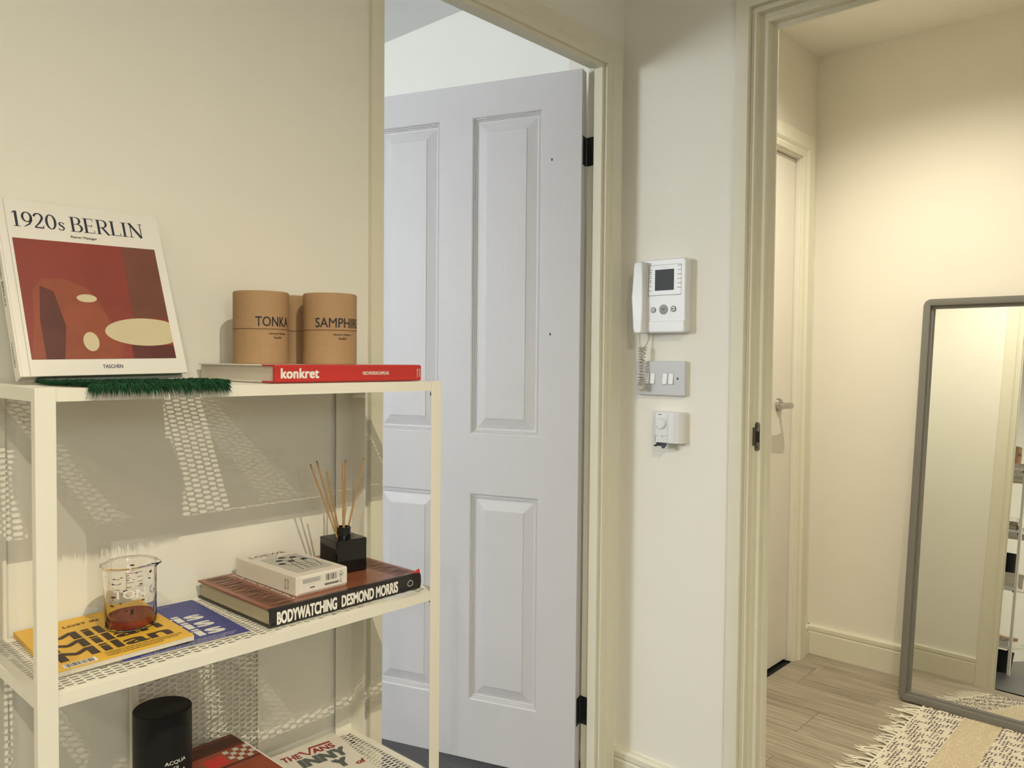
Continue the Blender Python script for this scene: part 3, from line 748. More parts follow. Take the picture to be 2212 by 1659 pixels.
for k in range(3):
    lettering('blurb_lettering', 'A curated guide to authentic places, insider tips and stories to make it local', 'print_brown', ym, yt+X_*(-0.0205+0.0062*k)+Y_*0.062, Y_, -X_, (0.098, 0.092, 0.07)[k], 0.0038, 0.01)
MB().rect(yt, Y_, -X_, 0.012, 0.004, 0.050, 0.020).build('barcode_label', 'print_white', ym)
bc = MB(); random.seed(3); yy = 0.0145
while yy < 0.047:
    wd = random.choice((0.0006, 0.0009, 0.0014)); bc.rect(yt+Z_*0.0001, Y_, -X_, yy, 0.0065, yy+wd, 0.0185); yy += wd+random.choice((0.0006, 0.001, 0.0013))
bc.build('barcode', 'print_black', ym)
# -- glass beaker with candle wax
bx_, by_ = 0.1085, -1.3440
bz = SMID+0.0128
be = thing('glass_beaker', 'glass laboratory beaker with red candle wax on the yellow magazine', 'beaker', (bx_, by_, bz), (math.radians(2.0), 0, 0))
R_, Hb, tk = 0.0335, 0.0890, 0.0014
gl = MB(); gl.smooth = True; NB = 72
prof = [(0.0, 0.0), (R_-0.005, 0.0), (R_-0.0015, 0.0015), (R_, 0.005), (R_, Hb-0.006), (R_+0.0015, Hb-0.0025), (R_+0.0034, Hb-0.0004), (R_+0.0030, Hb+0.0010), (R_+0.0010, Hb+0.0004), (R_-tk, Hb-0.006), (R_-tk, 0.006), (R_-0.004, 0.0022), (0.0, 0.0018)]
sa = math.atan2(rgt.y, rgt.x)+0.10
v = []; f = []
for i, (r, z) in enumerate(prof):
    for k in range(NB):
        a = 2*PI*k/NB; da = (a-sa+PI) % (2*PI)-PI
        sp = math.exp(-(da/0.24)**2)*max(0.0, min(1.0, (z-(Hb-0.012))/0.012))
        rr = r+0.0075*sp if r > 0.001 else r
        v.append((rr*math.cos(a), rr*math.sin(a), z-0.0012*sp))
for i in range(len(prof)-1):
    for k in range(NB): f.append((i*NB+k, i*NB+(k+1) % NB, (i+1)*NB+(k+1) % NB, (i+1)*NB+k))
gl.add(v, f); gl.build('beaker_glass', 'clear_glass', be)
wx = MB(); wx.smooth = True
wx.lathe([(0, 0.0024), (R_-0.0046, 0.0026), (R_-tk-0.0003, 0.0064), (R_-tk-0.0003, 0.0150), (R_-0.004, 0.0142), (0, 0.0138)], 48); wx.build('wax', 'red_wax', be)
wf_ = MB(); wf_.lathe([(0.0, 0.01395), (R_-0.006, 0.0142), (R_-tk-0.001, 0.0152)], 48); wf_.build('wax_surface', 'wax_film', be)
wk = MB(); wk.tube([(0.002, 0.0, 0.0135), (0.0025, 0.001, 0.018), (0.003, 0.0, 0.0215)], [0.0022, 0.0018, 0.001], 8); wk.build('wick', 'wax_char', be)
toc = math.atan2(CAM.y-by_, CAM.x-bx_)
Rg = R_+0.0002
def bwrap(a0, z0): return lambda a, b, l=0.0: Vector(((Rg+l)*math.cos(toc+a0+a/Rg), (Rg+l)*math.sin(toc+a0+a/Rg), z0+b))
lettering('name_lettering', 'TONKA', 'glass_print', be, (0, 0, 0), X_, Z_, 2.05*Rg, 0.0115, 0.02, fn=bwrap(-0.62, 0.0475))
gr = MB()
def gline(a0, a1, z0, z1):
    g = bwrap(0, 0); gr.add([g(a0*Rg, z0), g((a0+a1)/2*Rg, z0), g(a1*Rg, z0), g(a1*Rg, z1), g((a0+a1)/2*Rg, z1), g(a0*Rg, z1)], [(0, 1, 4, 5), (1, 2, 3, 4)])
gline(-0.115, -0.100, 0.058, 0.083)
for k in range(4): gline(-0.10, 0.06+0.12*(k % 2), 0.0625+0.0064*k, 0.0632+0.0064*k)
for k in range(4): gline(0.30, 0.52, 0.0625+0.0064*k, 0.0632+0.0064*k)
for k in range(3): gline(-0.62, -0.36, 0.0600+0.0072*k, 0.0607+0.0072*k)
gr.build('graduation_marks', 'mark_dark', be)
# soot stains on the inside of the glass
st = MB(); random.seed(11)
for q in range(46):
    a = random.uniform(0, 2*PI); z = random.choice((random.uniform(0.058, 0.082), random.uniform(0.030, 0.058))); s_ = random.uniform(0.0006, 0.0022)
    rr = R_-tk-0.0003; n_ = 7
    st.add([(rr*math.cos(a+s_*1.8/rr*math.cos(2*PI*k/n_)*random.uniform(0.5, 1.2)), rr*math.sin(a+s_*1.8/rr*math.cos(2*PI*k/n_)*random.uniform(0.7, 1.1)), z+s_*0.7*math.sin(2*PI*k/n_)) for k in range(n_)], [tuple(range(n_))])
st.build('soot_stains', 'picture_brown', be)

# -- thick hardback with black spine
BZ = SMID+0.0004
bw_ = thing('hardback_book', 'thick brown hardback with black spine lying on the middle shelf', 'book', (0.2325, -1.1995, BZ), (0, 0, 0.004))
BL, BD, BHt = 0.2840, 0.2205, 0.0280
hc = MB(); hc.box((-BD, 0, BHt-0.0030), (-0.006, BL, BHt)); hc.build('front_board', 'cover_brown', bw_, bevel=0.0008)
hc = MB(); hc.box((-BD, 0, 0), (-0.006, BL, 0.0030)); hc.build('back_board', 'cover_black', bw_, bevel=0.0008)
sp_ = MB(); sp_.smooth = True
pts = [(-0.0065, 0.0), (-0.002, 0.0003), (0.0012, 0.005), (0.0022, 0.014), (0.0012, 0.023), (-0.002, 0.0277), (-0.0065, 0.0281), (-0.0065, 0.0250), (-0.003, 0.0235), (-0.003, 0.0045), (-0.0065, 0.003)]
sp_.prism(pts, lambda a, b, h: (a, h, b), -0.0003, BL+0.0003); sp_.build('spine', 'cover_black', bw_)
MB().add([(-0.009, BL-0.004, BHt), (0.0, BL+0.0003, BHt-0.001), (-0.004, BL-0.016, BHt), (-0.0045, BL+0.001, BHt+0.0055)], [(0, 2, 3), (2, 1, 3), (1, 0, 3)]).build('torn_jacket_corner', 'cover_red', bw_)
box('pages', (-BD+0.004, 0.004, 0.003), (-0.0032, BL-0.004, BHt-0.003), 'old_paper', bw_)
lettering('spine_title', 'BODYWATCHING', 'print_white', bw_, (0.0026, 0.009, 0.0042), Y_, Z_, 0.104, 0.0190, 0.05)
lettering('spine_author', 'DESMOND MORRIS', 'print_white', bw_, (0.0026, 0.1215, 0.0048), Y_, Z_, 0.112, 0.0185, 0.045)
hp = MB(); hp.ribbon([(0.2600+0.0055*math.cos(a)*(1-0.25*math.sin(a)), 0.0145+0.0048*math.sin(a)) for a in [2*PI*k/24 for k in range(25)]], 0.0008, Y_, Z_, (0.0026, 0, 0)); hp.build('heart_emblem', 'print_white', bw_)
# rows of brown silhouettes printed along both ends of the cover
random.seed(5); ct = BHt+0.0003
for row, (y0, y1) in enumerate(((0.008, 0.046), (BL-0.046, BL-0.006))):
    fg = MB()
    for k in range(26):
        xx = -BD+0.010+k*0.0079
        pts = [(xx+random.uniform(-0.001, 0.001), y0), (xx+random.uniform(-0.003, 0.003), y0+(y1-y0)*0.33), (xx+random.uniform(-0.003, 0.003), y0+(y1-y0)*0.66), (xx+random.uniform(-0.001, 0.001), y1)]
        fg.ribbon(pts, [0.0012, random.uniform(0.002, 0.0045), random.uniform(0.003, 0.005), 0.0022], X_, Y_, (0, 0, ct))
    fg.build('figure_row', 'figure_print', bw_)
lettering('subtitle_lettering', 'A Field Guide to the Human Species', 'print_white', bw_, (-0.020, 0.0590, ct), -X_, -Y_, 0.190, 0.0085, 0.012)

# -- perfume carton lying on the hardback
LZ = BZ+BHt+0.0002
lo = thing('perfume_carton', 'flat cream perfume carton printed with ink plants on the hardback', 'carton', (0.2060, -1.1405, LZ), (0, 0, 0.012))
LL, LW, LH = 0.178, 0.094, 0.0295
box('carton_lid', (-LL, 0, 0.0008), (-0.0012, LW, LH), 'carton', lo, bevel=0.0007)
box('carton_base', (-LL+0.001, 0.001, 0), (-0.002, LW-0.001, 0.001), 'carton', lo)
box('end_label', (-0.0012, 0.0060, 0.0032), (0.0004, LW-0.0005, LH-0.0015), 'cover_white', lo, bevel=0.0003)
lt = Vector((0, 0, LH+0.0003))
MB().rect(lt, X_, Y_, -0.132, 0.017, -0.022, LW-0.010).build('picture_field', 'carton_grey', lo)
lettering('name_lettering', 'LOEWE', 'print_black', lo, lt+X_*(-0.150)+Y_*0.013, Y_, -X_, 0.064, 0.011, -0.005)
lettering('name_lettering', 'AGUA', 'print_black', lo, lt+X_*(-0.139)+Y_*0.034, Y_, -X_, 0.022, 0.0045, 0.0)
pn = MB(); lt2 = lt+Z_*0.0002
def stem_curve(pts, wd):
    out = []
    for i in range(len(pts)-1):
        p0, p1, p2, p3 = Vector(pts[max(i-1, 0)]), Vector(pts[i]), Vector(pts[i+1]), Vector(pts[min(i+2, len(pts)-1)])
        for k in range(6):
            s_ = k/6; out.append(0.5*((2*p1)+(-p0+p2)*s_+(2*p0-5*p1+4*p2-p3)*s_*s_+(-p0+3*p1-3*p2+p3)*s_**3))
    out.append(Vector(pts[-1]))
    pn.ribbon(out, wd, Y_, -X_, lt2)
# a = across (local y), b = towards the back (-x)
heads = [(0.029, 0.085), (0.036, 0.105), (0.050, 0.120), (0.050, 0.092), (0.066, 0.112), (0.073, 0.090)]
stems = [[(0.029, 0.078), (0.040, 0.066), (0.048, 0.060), (0.052, 0.036)], [(0.042, 0.106), (0.047, 0.094), (0.041, 0.070), (0.036, 0.034)], [(0.056, 0.120), (0.060, 0.108), (0.052, 0.088), (0.050, 0.060), (0.046, 0.034)], [(0.050, 0.084), (0.054, 0.070), (0.060, 0.056), (0.058, 0.036)], [(0.072, 0.112), (0.076, 0.100), (0.066, 0.078), (0.066, 0.056), (0.064, 0.036)], [(0.079, 0.090), (0.083, 0.078), (0.078, 0.058), (0.072, 0.036)]]
for s_ in stems: stem_curve(s_, [0.0011]*((len(s_)-1)*6+1))
for a, b in heads: pn.disc(lt2+Y_*a-X_*b, Y_, X_, 0.0062, 18, 0.0052)
pn.build('ink_plants', 'print_black', lo)
# label print
el_ = Vector((0.0007, 0, 0))
tl = MB()
for k in range(5): tl.rect(el_, Y_, Z_, 0.011, 0.0178+k*0.0014, 0.044-0.002*(k % 2), 0.0186+k*0.0014)
tl.rect(el_, Y_, Z_, 0.011, 0.0150, 0.034, 0.0152)
tl.build('label_print', 'print_grey', lo)
bc = MB(); random.seed(9); yy = 0.053
while yy < 0.073:
    wd = random.choice((0.0004, 0.0007, 0.001)); bc.rect(el_, Y_, Z_, yy, 0.0148, yy+wd, 0.0248); yy += wd+random.choice((0.0005, 0.0007, 0.0012))
for k in range(12): bc.rect(el_, Y_, Z_, 0.051+k*0.0022, 0.0075, 0.0525+k*0.0022, 0.0108)
bc.rect(el_, Y_, Z_, 0.024, 0.0090, 0.033, 0.0104)
bc.build('barcode', 'print_black', lo)
dm = MB(); c_ = (0.0815, 0.0200)
dm.ribbon([(c_[0], c_[1]+0.0052), (c_[0]+0.0045, c_[1]), (c_[0], c_[1]-0.0052), (c_[0]-0.0045, c_[1]), (c_[0], c_[1]+0.0052)], 0.0006, Y_, Z_, el_)
dm.disc(el_+Y_*c_[0]+Z_*(c_[1]-0.0008), Y_, Z_, 0.0011, 10, 0.0018)
dm.ribbon([(0.0822+0.0024*math.cos(a), 0.0095+0.0024*math.sin(a)) for a in [0.9+4.6*k/14 for k in range(15)]], 0.0008, Y_, Z_, el_)
dm.build('hazard_diamond', 'print_black', lo)
# curled maker's emblem on the long side
em = MB(); so2 = Vector((0, -0.0003, 0))
for sx_ in (-1, 1):
    for sz_ in (-1, 1):
        cxx, czz = -0.0255+sx_*0.0030, 0.0150+sz_*0.0048
        em.ribbon([(cxx+sx_*0.0024*math.cos(a)*(1-k/34), czz+sz_*0.0044*math.sin(a)*(1-k/34)) for k, a in enumerate([-1.7+5.6*k/20 for k in range(21)])], 0.0007, X_, Z_, so2)
em.build('curled_emblem', 'print_black', lo)

# -- reed diffuser
dz = LZ
df = thing('reed_diffuser', 'black cube reed diffuser with six wooden sticks', 'diffuser', (0.1215, -0.9945, dz), (0, 0, -0.10))
b_ = MB(); b_.prism([(a-0.0295, c-0.0295) for a, c in rounded(0.059, 0.059, 0.003, 4)], lambda a, b, h: (a, b, h), 0.0, 0.0560)
b_.build('bottle', 'black_gloss', df, bevel=0.0018, seg=3)
nk = MB(); nk.smooth = True
nk.lathe([(0.0, 0.056), (0.0128, 0.056), (0.0128, 0.0725), (0.0120, 0.0735), (0.0098, 0.0735), (0.0090, 0.0725), (0.0090, 0.060), (0, 0.060)], 40); nk.build('neck_ring', 'black_gloss', df)
base_c = Vector((0.1215, -0.9945, dz))
tips = [(-0.004, -0.060, 0.185), (-0.002, -0.0495, 0.190), (0.004, -0.034, 0.172), (-0.002, -0.001, 0.183), (-0.004, 0.0065, 0.188), (-0.006, 0.0440, 0.187)]
for k, tp in enumerate(tips):
    rd = MB(); rd.smooth = True
    dirn = Vector(tp)-Vector((0, 0, 0.062)); st_ = Vector((0.003*math.cos(k*1.7), (-1 if tp[1] < -0.02 else (1 if tp[1] > 0.02 else 0))*-0.001+0.002*math.sin(k), 0.020))
    rd.tube([st_, Vector(tp)], 0.0017, 8); rd.build('reed_stick', 'reed', df)

# ------------------------------------------------------------------ third shelf
zl = SLOW+0.0004
at = thing('black_canister', 'matte black cylinder canister with white lettering on the third shelf', 'canister', (0.118, -1.3048, zl))
cn = MB(); cn.smooth = True; ra, ha = 0.0395, 0.205
cn.lathe([(0, 0), (ra-0.001, 0), (ra, 0.001), (ra, ha-0.001), (ra-0.001, ha), (0, ha)], 64); cn.build('canister_body', 'matte_black', at)
ta = math.atan2(CAM.y+1.3048, CAM.x-0.118); Ra = ra+0.0003
def awrap(a0, z0): return lambda a, b, l=0.0: Vector(((Ra+l)*math.cos(ta+a0+a/Ra), (Ra+l)*math.sin(ta+a0+a/Ra), z0+b))
for wd, a0, ww_, z0 in (('ACQUA', 0.06, 0.031, 0.1350), ('DI', 0.36, 0.007, 0.1285), ('PARMA', 0.06, 0.031, 0.1200)):
    lettering('name_lettering', wd, 'print_white', at, (0, 0, 0), X_, Z_, ww_, 0.0062 if wd != 'DI' else 0.0040, 0.012, fn=awrap(a0, z0))
# upright perforated panel standing behind
mp_ = thing('mesh_panel', 'upright white perforated metal panel standing on the third shelf', 'panel', (0.012, -1.306, SLOW+0.0002))
PWd, PHt = 0.2150, 0.300
fr = MB(); fr.box((-0.0015, 0, 0), (0.0005, 0.011, PHt)); fr.box((-0.0015, PWd-0.003, 0), (0.0005, PWd, PHt)); fr.box((-0.0015, 0.011, 0), (0.0005, PWd-0.003, 0.006)); fr.box((-0.0015, 0.011, PHt-0.008), (0.0005, PWd-0.003, PHt))
fr.box((-0.009, PWd-0.0012, 0), (-0.0015, PWd, PHt)); fr.box((-0.009, 0, 0), (-0.0015, 0.0012, PHt))
fr.build('panel_frame', 'white_metal', mp_)
pmesh = hex_mesh(PHt-0.012, PWd-0.014, swap=True).build('mesh_sheet', 'white_metal', mp_, loc=(0.0002, 0.0115, 0.005))
# brown photo book on a spacer of plain books
def flat_book(label, x1, y0, z, d, l, h, mats, rz=0.0, name='book'):
    o = thing(name, label, 'book', (x1, y0, z), (0, 0, rz))
    c_ = MB(); c_.box((-d, 0, h-0.002), (0, l, h)); c_.box((-d, 0, 0), (0, l, 0.002)); c_.box((-0.002, 0, 0.002), (0, l, h-0.002)); c_.build('cover', mats[0], o, bevel=0.0005)
    box('pages', (-d+0.003, 0.003, 0.002), (-0.002, l-0.003, h-0.002), 'paper', o)
    return o
flat_book('white hardback book under the brown photo book', 0.232, -1.262, SLOW+0.0004, 0.20, 0.118, 0.060, ('cover_white',))
rb = flat_book('reddish brown photo book lying on top of a white hardback', 0.235, -1.262, SLOW+0.0608, 0.2035, 0.112, 0.0245, ('cover_white',))
rt = Vector((0, 0, 0.0248))
MB().rect(rt, X_, Y_, -0.2035, 0.0005, 0.0, 0.1085).build('cover_field', 'picture_rust', rb)
MB().rect(rt+Z_*0.0001, X_, Y_, -0.2035, 0.0005, -0.168, 0.1085).build('cover_band', 'picture_brown', rb)
MB().rect(rt+Z_*0.0001, X_, Y_, -0.166, 0.0005, -0.160, 0.1085).build('cover_line', 'picture_maroon', rb)
MB().rect(rt+Z_*0.0001, X_, Y_, -0.112, 0.0005, -0.106, 0.1085).build('cover_line', 'picture_maroon', rb)
MB().rect(rt+Z_*0.0001, X_, Y_, -0.148, 0.030, -0.116, 0.062).build('cover_patch', 'cover_red', rb)
ch = MB()
for i in range(4):
    for k in range(5):
        if (i+k) % 2 == 0: ch.rect(rt+Z_*0.0002, X_, Y_, -0.155+i*0.0105, 0.066+k*0.0085, -0.145+i*0.0105, 0.0745+k*0.0085)
ch.build('cover_checks', 'carton_grey', rb)
# pale magazine with red and grey title
vb = flat_book('pale book with red and slate title letters on the third shelf', 0.213, -1.1377, SLOW+0.0004, 0.200, 0.166, 0.012, ('carton',), rz=-0.137)
vt = Vector((0, 0, 0.0123))
lettering('title_lettering', 'THE', 'vans_red', vb, vt+X_*(-0.164)+Y_*0.046, Y_, -X_, 0.034, 0.0185, 0.03)
lettering('title_lettering', 'ANS', 'vans_red', vb, vt+X_*(-0.164)+Y_*0.102, Y_, -X_, 0.042, 0.0185, 0.03)
vv_ = MB(); vv_.ribbon([(0.062, 0.0215), (0.0745, 0.002), (0.084, 0.0245), (0.124, 0.0245)], 0.0055, Y_, -X_, vt+X_*(-0.164)+Y_*0.020); vv_.build('title_lettering', 'vans_red', vb)
lettering('title_lettering', 'INNY', 'slate_print', vb, vt+X_*(-0.128)+Y_*0.066, Y_, -X_, 0.088, 0.031, 0.06)
lettering('title_lettering', 'Y', 'slate_print', vb, vt+X_*(-0.092)+Y_*0.112, Y_, -X_, 0.028, 0.031, 0.06)
lettering('title_lettering', 'of', 'vans_red', vb, vt+X_*(-0.084)+Y_*0.144, Y_, -X_, 0.018, 0.014, 0.03)

# ------------------------------------------------------------------ bottom shelf (seen in the mirror)
zb = SBOT+0.0004
flat_book('wide cream book lying on the bottom shelf', 0.235, -1.20, zb, 0.21, 0.28, 0.024, ('cover_white',))
flat_book('dark red book stacked on the cream book on the bottom shelf', 0.225, -1.17, zb+0.0244, 0.20, 0.245, 0.018, ('cover_brown',))
flat_book('small yellow notebook on top of the bottom shelf stack', 0.18, -1.02, zb+0.0428, 0.12, 0.08, 0.008, ('yellow_cover',))
bn = thing('waste_bin', 'low black round bin on the floor under the shelving unit', 'bin', (0.135, -1.06, 0.0005))
q_ = MB(); q_.smooth = True
q_.lathe([(0, 0), (0.085, 0), (0.088, 0.002), (0.100, 0.112), (0.102, 0.114), (0.099, 0.114), (0.086, 0.006), (0, 0.004)], 40); q_.build('bin_body', 'matte_black', bn)

# ------------------------------------------------------------------ fittings on the intercom wall
# local: x along the wall, y into the wall (negative = towards the room), z up
ic = thing('intercom', 'white video entry phone with handset and curly cord on the wall', 'intercom', (0.0, 0.0, 0.0))
bd = MB(); xa, xb, za, zb_ = 0.078, 0.2165, 1.2575, 1.4475
bd.prism([(xa+a, za+b) for a, b in rounded(xb-xa, zb_-za, 0.009, 5)], lambda a, b, h: (a, h, b), 0.0, -0.030)
bd.build('intercom_body', 'white_plastic', ic, bevel=0.003, seg=3)
fy = -0.0305
ip = MB(); ip.prism([(0.1085+a, 1.355+b) for a, b in rounded(0.096, 0.0775, 0.002, 2)], lambda a, b, h: (a, h, b), -0.0285, -0.0312); ip.build('display_panel', 'white_plastic', ic, bevel=0.0004)
gv = MB(); fo = Vector((0, -0.0315, 0))
gv.rect(fo, X_, Z_, 0.1080, 1.3545, 0.1088, 1.4325); gv.rect(fo, X_, Z_, 0.1080, 1.4320, 0.2050, 1.4326); gv.rect(fo, X_, Z_, 0.1080, 1.3542, 0.2050, 1.3548)
for k in range(6):
    gv.rect(fo, X_, Z_, 0.1085, 1.3668+k*0.0108, 0.1185, 1.3678+k*0.0108); gv.rect(fo, X_, Z_, 0.1935, 1.3718+k*0.0112, 0.2045, 1.3730+k*0.0112)
gv.build('panel_lines', 'mark_dark', ic)
ky = MB()
for k, (w0, w1) in enumerate(((0.1125, 0.1140), (0.1125, 0.1150), (0.1125, 0.1150), (0.1115, 0.1135))):
    ky.rect(fo, X_, Z_, w0, 1.3785+0.0108*k+0.003, w1, 1.3785+0.0108*k+0.0058)
ky.rect(fo, X_, Z_, 0.1150, 1.4140, 0.1168, 1.4168)
ky.build('panel_symbols', 'mark_dark', ic)
box('screen', (0.1275, -0.0317, 1.3668), (0.1835, -0.0310, 1.4205), 'screen', ic, bevel=0.0004)
lettering('maker_lettering', 'comelit', 'mark_grey', ic, (0.150, -0.0316, 1.4245), X_, Z_, 0.012, 0.0026)
def knob(cx_, cz_, r, material, ring):
    k_ = MB(); k_.smooth = True; k_.lathe([(0, 0.0020), (r*0.8, 0.0018), (r, 0.0008), (r, 0.0)], 32)
    o = k_.build('push_button', material, ic, loc=(cx_, -0.0300, cz_), rot=(PI/2, 0, 0))
    if ring:
        g = MB(); g.lathe([(r*0.82, 0.0023), (r*1.0, 0.0022), (r*1.0, 0.0008)], 32); g.build('button_ring', 'mark_dark', o)
    return o
k1 = knob(0.1235, 1.3175, 0.0070, 'white_plastic', True); k2 = knob(0.1535, 1.3180, 0.0128, 'grey_button', False); k3 = knob(0.1830, 1.3185, 0.0074, 'white_plastic', True)
MB().disc((0.1235, -0.0325, 1.3175), X_, Z_, 0.0016, 12).build('camera_symbol', 'mark_dark', ic)
sy = MB(); sy.disc((0.1812, -0.0325, 1.3187), X_, Z_, 0.0018, 12); sy.rect((0, -0.0325, 0), X_, Z_, 0.1815, 1.3182, 0.1865, 1.3194); sy.build('key_symbol', 'mark_dark', ic)
sy = MB(); fo3 = (0, -0.0325, 0)
sy.ribbon([(0.1487, 1.3222), (0.1500, 1.3198), (0.1530, 1.3192), (0.1562, 1.3198), (0.1576, 1.3222)], [0.002, 0.0012, 0.001, 0.0012, 0.002], X_, Z_, fo3)
sy.ribbon([(0.1520, 1.3192), (0.1512, 1.3150)], 0.0012, X_, Z_, fo3); sy.ribbon([(0.1552, 1.3194), (0.1560, 1.3150)], 0.0012, X_, Z_, fo3); sy.build('talk_symbol', 'mark_dark', ic)
box('chin_ridge', (0.0795, -0.0325, 1.2600), (0.2150, -0.0290, 1.2880), 'white_plastic', ic, bevel=0.0015)
# handset: a shallow bow shape
hs = MB(); N_ = 16
v = []; f = []
for k in range(N_+1):
    s_ = k/N_; z = 1.2585+s_*0.1825; bow = math.sin(PI*s_)
    x0 = 0.0755-0.0065*bow-0.0035*(1-abs(2*s_-1))**2; x1 = 0.1035-0.001*bow
    y1 = -0.050-0.006*abs(2*s_-1)**2
    e = 0.004 if 0 < k < N_ else 0.007
    v += [(x0+e, 0-0.012, z), (x0, -0.020, z), (x0, y1+e, z), (x0+e*1.3, y1, z), (x1-0.002, y1+0.001, z), (x1, y1+0.004, z), (x1, -0.022, z), (x1-0.003, -0.012, z)]
for k in range(N_):
    for c in range(8): f.append((k*8+c, k*8+(c+1) % 8, k*8+8+(c+1) % 8, k*8+8+c))
f += [tuple(range(8)), tuple(range(N_*8+7, N_*8-1, -1))]
hs.add(v, f); hs.smooth = True; hs.build('handset', 'white_plastic', ic, bevel=0.0015, seg=2)
# curly cord
cdm = MB(); cdm.smooth = True
def catmull(pts, n_=10):
    out = []
    for i in range(len(pts)-1):
        p0, p1, p2, p3 = [Vector(p) for p in (pts[max(i-1, 0)], pts[i], pts[i+1], pts[min(i+2, len(pts)-1)])]
        for k in range(n_):
            s_ = k/n_; out.append(0.5*((2*p1)+(-p0+p2)*s_+(2*p0-5*p1+4*p2-p3)*s_*s_+(-p0+3*p1-3*p2+p3)*s_**3))
    out.append(Vector(pts[-1])); return out
def coil(path, rad, turns, wire):
    P_ = catmull(path, 40); n_ = len(P_); pts = []; nx = Vector((1, 0, 0))
    K = turns*14
    for k in range(K+1):
        t_ = k/K*(n_-1); i = min(int(t_), n_-2); p = P_[i].lerp(P_[i+1], t_-i); tg = (P_[i+1]-P_[i]).normalized()
        nx = (nx-tg*nx.dot(tg)).normalized(); ny = tg.cross(nx); a = 2*PI*k/14
        pts.append(p+(nx*math.cos(a)+ny*math.sin(a))*rad)
    cdm.tube(pts, wire, 6)
cdm.tube(catmull([(0.0862, -0.036, 1.262), (0.0855, -0.035, 1.238), (0.0865, -0.034, 1.2215)]), 0.0014, 8)
cdm.tube(catmull([(0.0985, -0.012, 1.262), (0.0990, -0.012, 1.245), (0.0960, -0.017, 1.231), (0.0920, -0.021, 1.222)]), 0.0014, 8)
coil([(0.0870, -0.033, 1.2215), (0.0868, -0.032, 1.200), (0.0885, -0.030, 1.170), (0.0925, -0.030, 1.140), (0.0955, -0.030, 1.120), (0.0945, -0.031, 1.1135), (0.0880, -0.030, 1.1130), (0.0840, -0.028, 1.122), (0.0850, -0.027, 1.150), (0.0900, -0.026, 1.190), (0.0935, -0.022, 1.222)], 0.0052, 40, 0.0015)
cdm.build('curly_cord', 'cord_plastic', ic)

sw = thing('light_switch', 'grey four gang rocker switch plate under the entry phone', 'switch', (0.0635, 0.0, 1.0960))
SWW, SWH = 0.1465, 0.0895
pb = MB(); pb.prism(rounded(SWW-0.006, SWH-0.006, 0.003, 3), lambda a, b, h: (a+0.003, h, b+0.003), 0.0, -0.006); pb.build('back_box', 'wall_paint', sw)
pb = MB(); pb.prism(rounded(SWW, SWH, 0.002, 3), lambda a, b, h: (a, h, b), -0.006, -0.0135); pb.build('switch_plate', 'grey_plate', sw, bevel=0.002, seg=2)
for xx in (0.0260, 0.0430, 0.0805, 0.0985):
    box('rocker_gap', (xx-0.0006, -0.0137, 0.0285), (xx+0.0141, -0.0133, 0.0585), 'mark_grey', sw)
    rk = MB(); rk.prism([(-0.0130, 0.0292), (-0.0175, 0.0296), (-0.0150, 0.0436), (-0.0140, 0.0578), (-0.0130, 0.0578)], lambda a, b, h: (h, a, b), xx, xx+0.0130); rk.build('rocker', 'white_plastic', sw, bevel=0.0006)
for xx in (0.0125, 0.1245): 
    sc_ = MB(); sc_.disc((xx, -0.0137, 0.0445), X_, Z_, 0.0030, 16); sc_.build('screw', 'mark_dark', sw)
th = thing('thermostat', 'small white room thermostat with round dial and hanging flap', 'thermostat', (0.1215, 0.0, 0.9745))
TW, THh = 0.0865, 0.0800
tb = MB(); prof_ = [(0, 0), (0, -0.018), (0.010, -0.026), (0.022, -0.0305), (0.045, -0.032), (0.066, -0.0305), (0.080, -0.026), (TW, -0.019), (TW, 0)]
tb.prism(prof_, lambda a, b, h: (a, b, h), 0.0, THh); tb.build('thermostat_body', 'white_plastic', th, bevel=0.001)
fp_ = MB(); fp_.box((0.0150, -0.0335, 0.0185), (0.0505, -0.0295, 0.0755)); fp_.build('front_plate', 'white_plastic', th, bevel=0.0012)
dl_ = MB(); dl_.smooth = True; dl_.lathe([(0, 0.005), (0.0138, 0.005), (0.0148, 0.004), (0.0152, 0.0)], 40); dob = dl_.build('dial', 'white_plastic', th, loc=(0.0315, -0.0334, 0.0515), rot=(PI/2, 0, 0))
dt_ = MB()
for k in range(7):
    a = math.radians(-140+k*46); dt_.disc((0.0112*math.sin(a), 0.0112*math.cos(a), 0.0052), X_, Y_, 0.0009, 8)
dt_.build('dial_marks', 'mark_dark', dob)
op = MB(); op.box((0.0150, -0.0332, 0.0005), (0.0500, -0.0300, 0.0175)); op.build('battery_bay', 'white_plastic', th, bevel=0.0006)
for a0, b0, a1, b1 in ((0.0140, 0.001, 0.0152, 0.0180), (0.0400, 0.0040, 0.0410, 0.0050), (0.0455, 0.0090, 0.0475, 0.0105), (0.0225, 0.0720, 0.0330, 0.0740)):
    MB().rect((0, -0.0337, 0), X_, Z_, a0, b0, a1, b1).build('panel_mark', 'mark_dark', th)
MB().disc((0.0330, -0.0340, 0.0155), X_, Z_, 0.0011, 10).build('panel_mark', 'mark_dark', th)
bs = MB(); bs.disc((0.0300, -0.0338, 0.0140), X_, Z_, 0.0062, 24); bs.build('slide_knob', 'white_plastic', th)
fa = MB(); fa.add([(0.0165, -0.0300, 0.0), (0.0480, -0.0300, 0.0), (0.0475, -0.0330, -0.0070), (0.0430, -0.0360, -0.0135), (0.0360, -0.0360, -0.0130), (0.0350, -0.0350, -0.0085), (0.0250, -0.0360, -0.0080), (0.0180, -0.0370, -0.0105), (0.0120, -0.0370, -0.0080), (0.0190, -0.0330, -0.0045)], [tuple(range(10))])
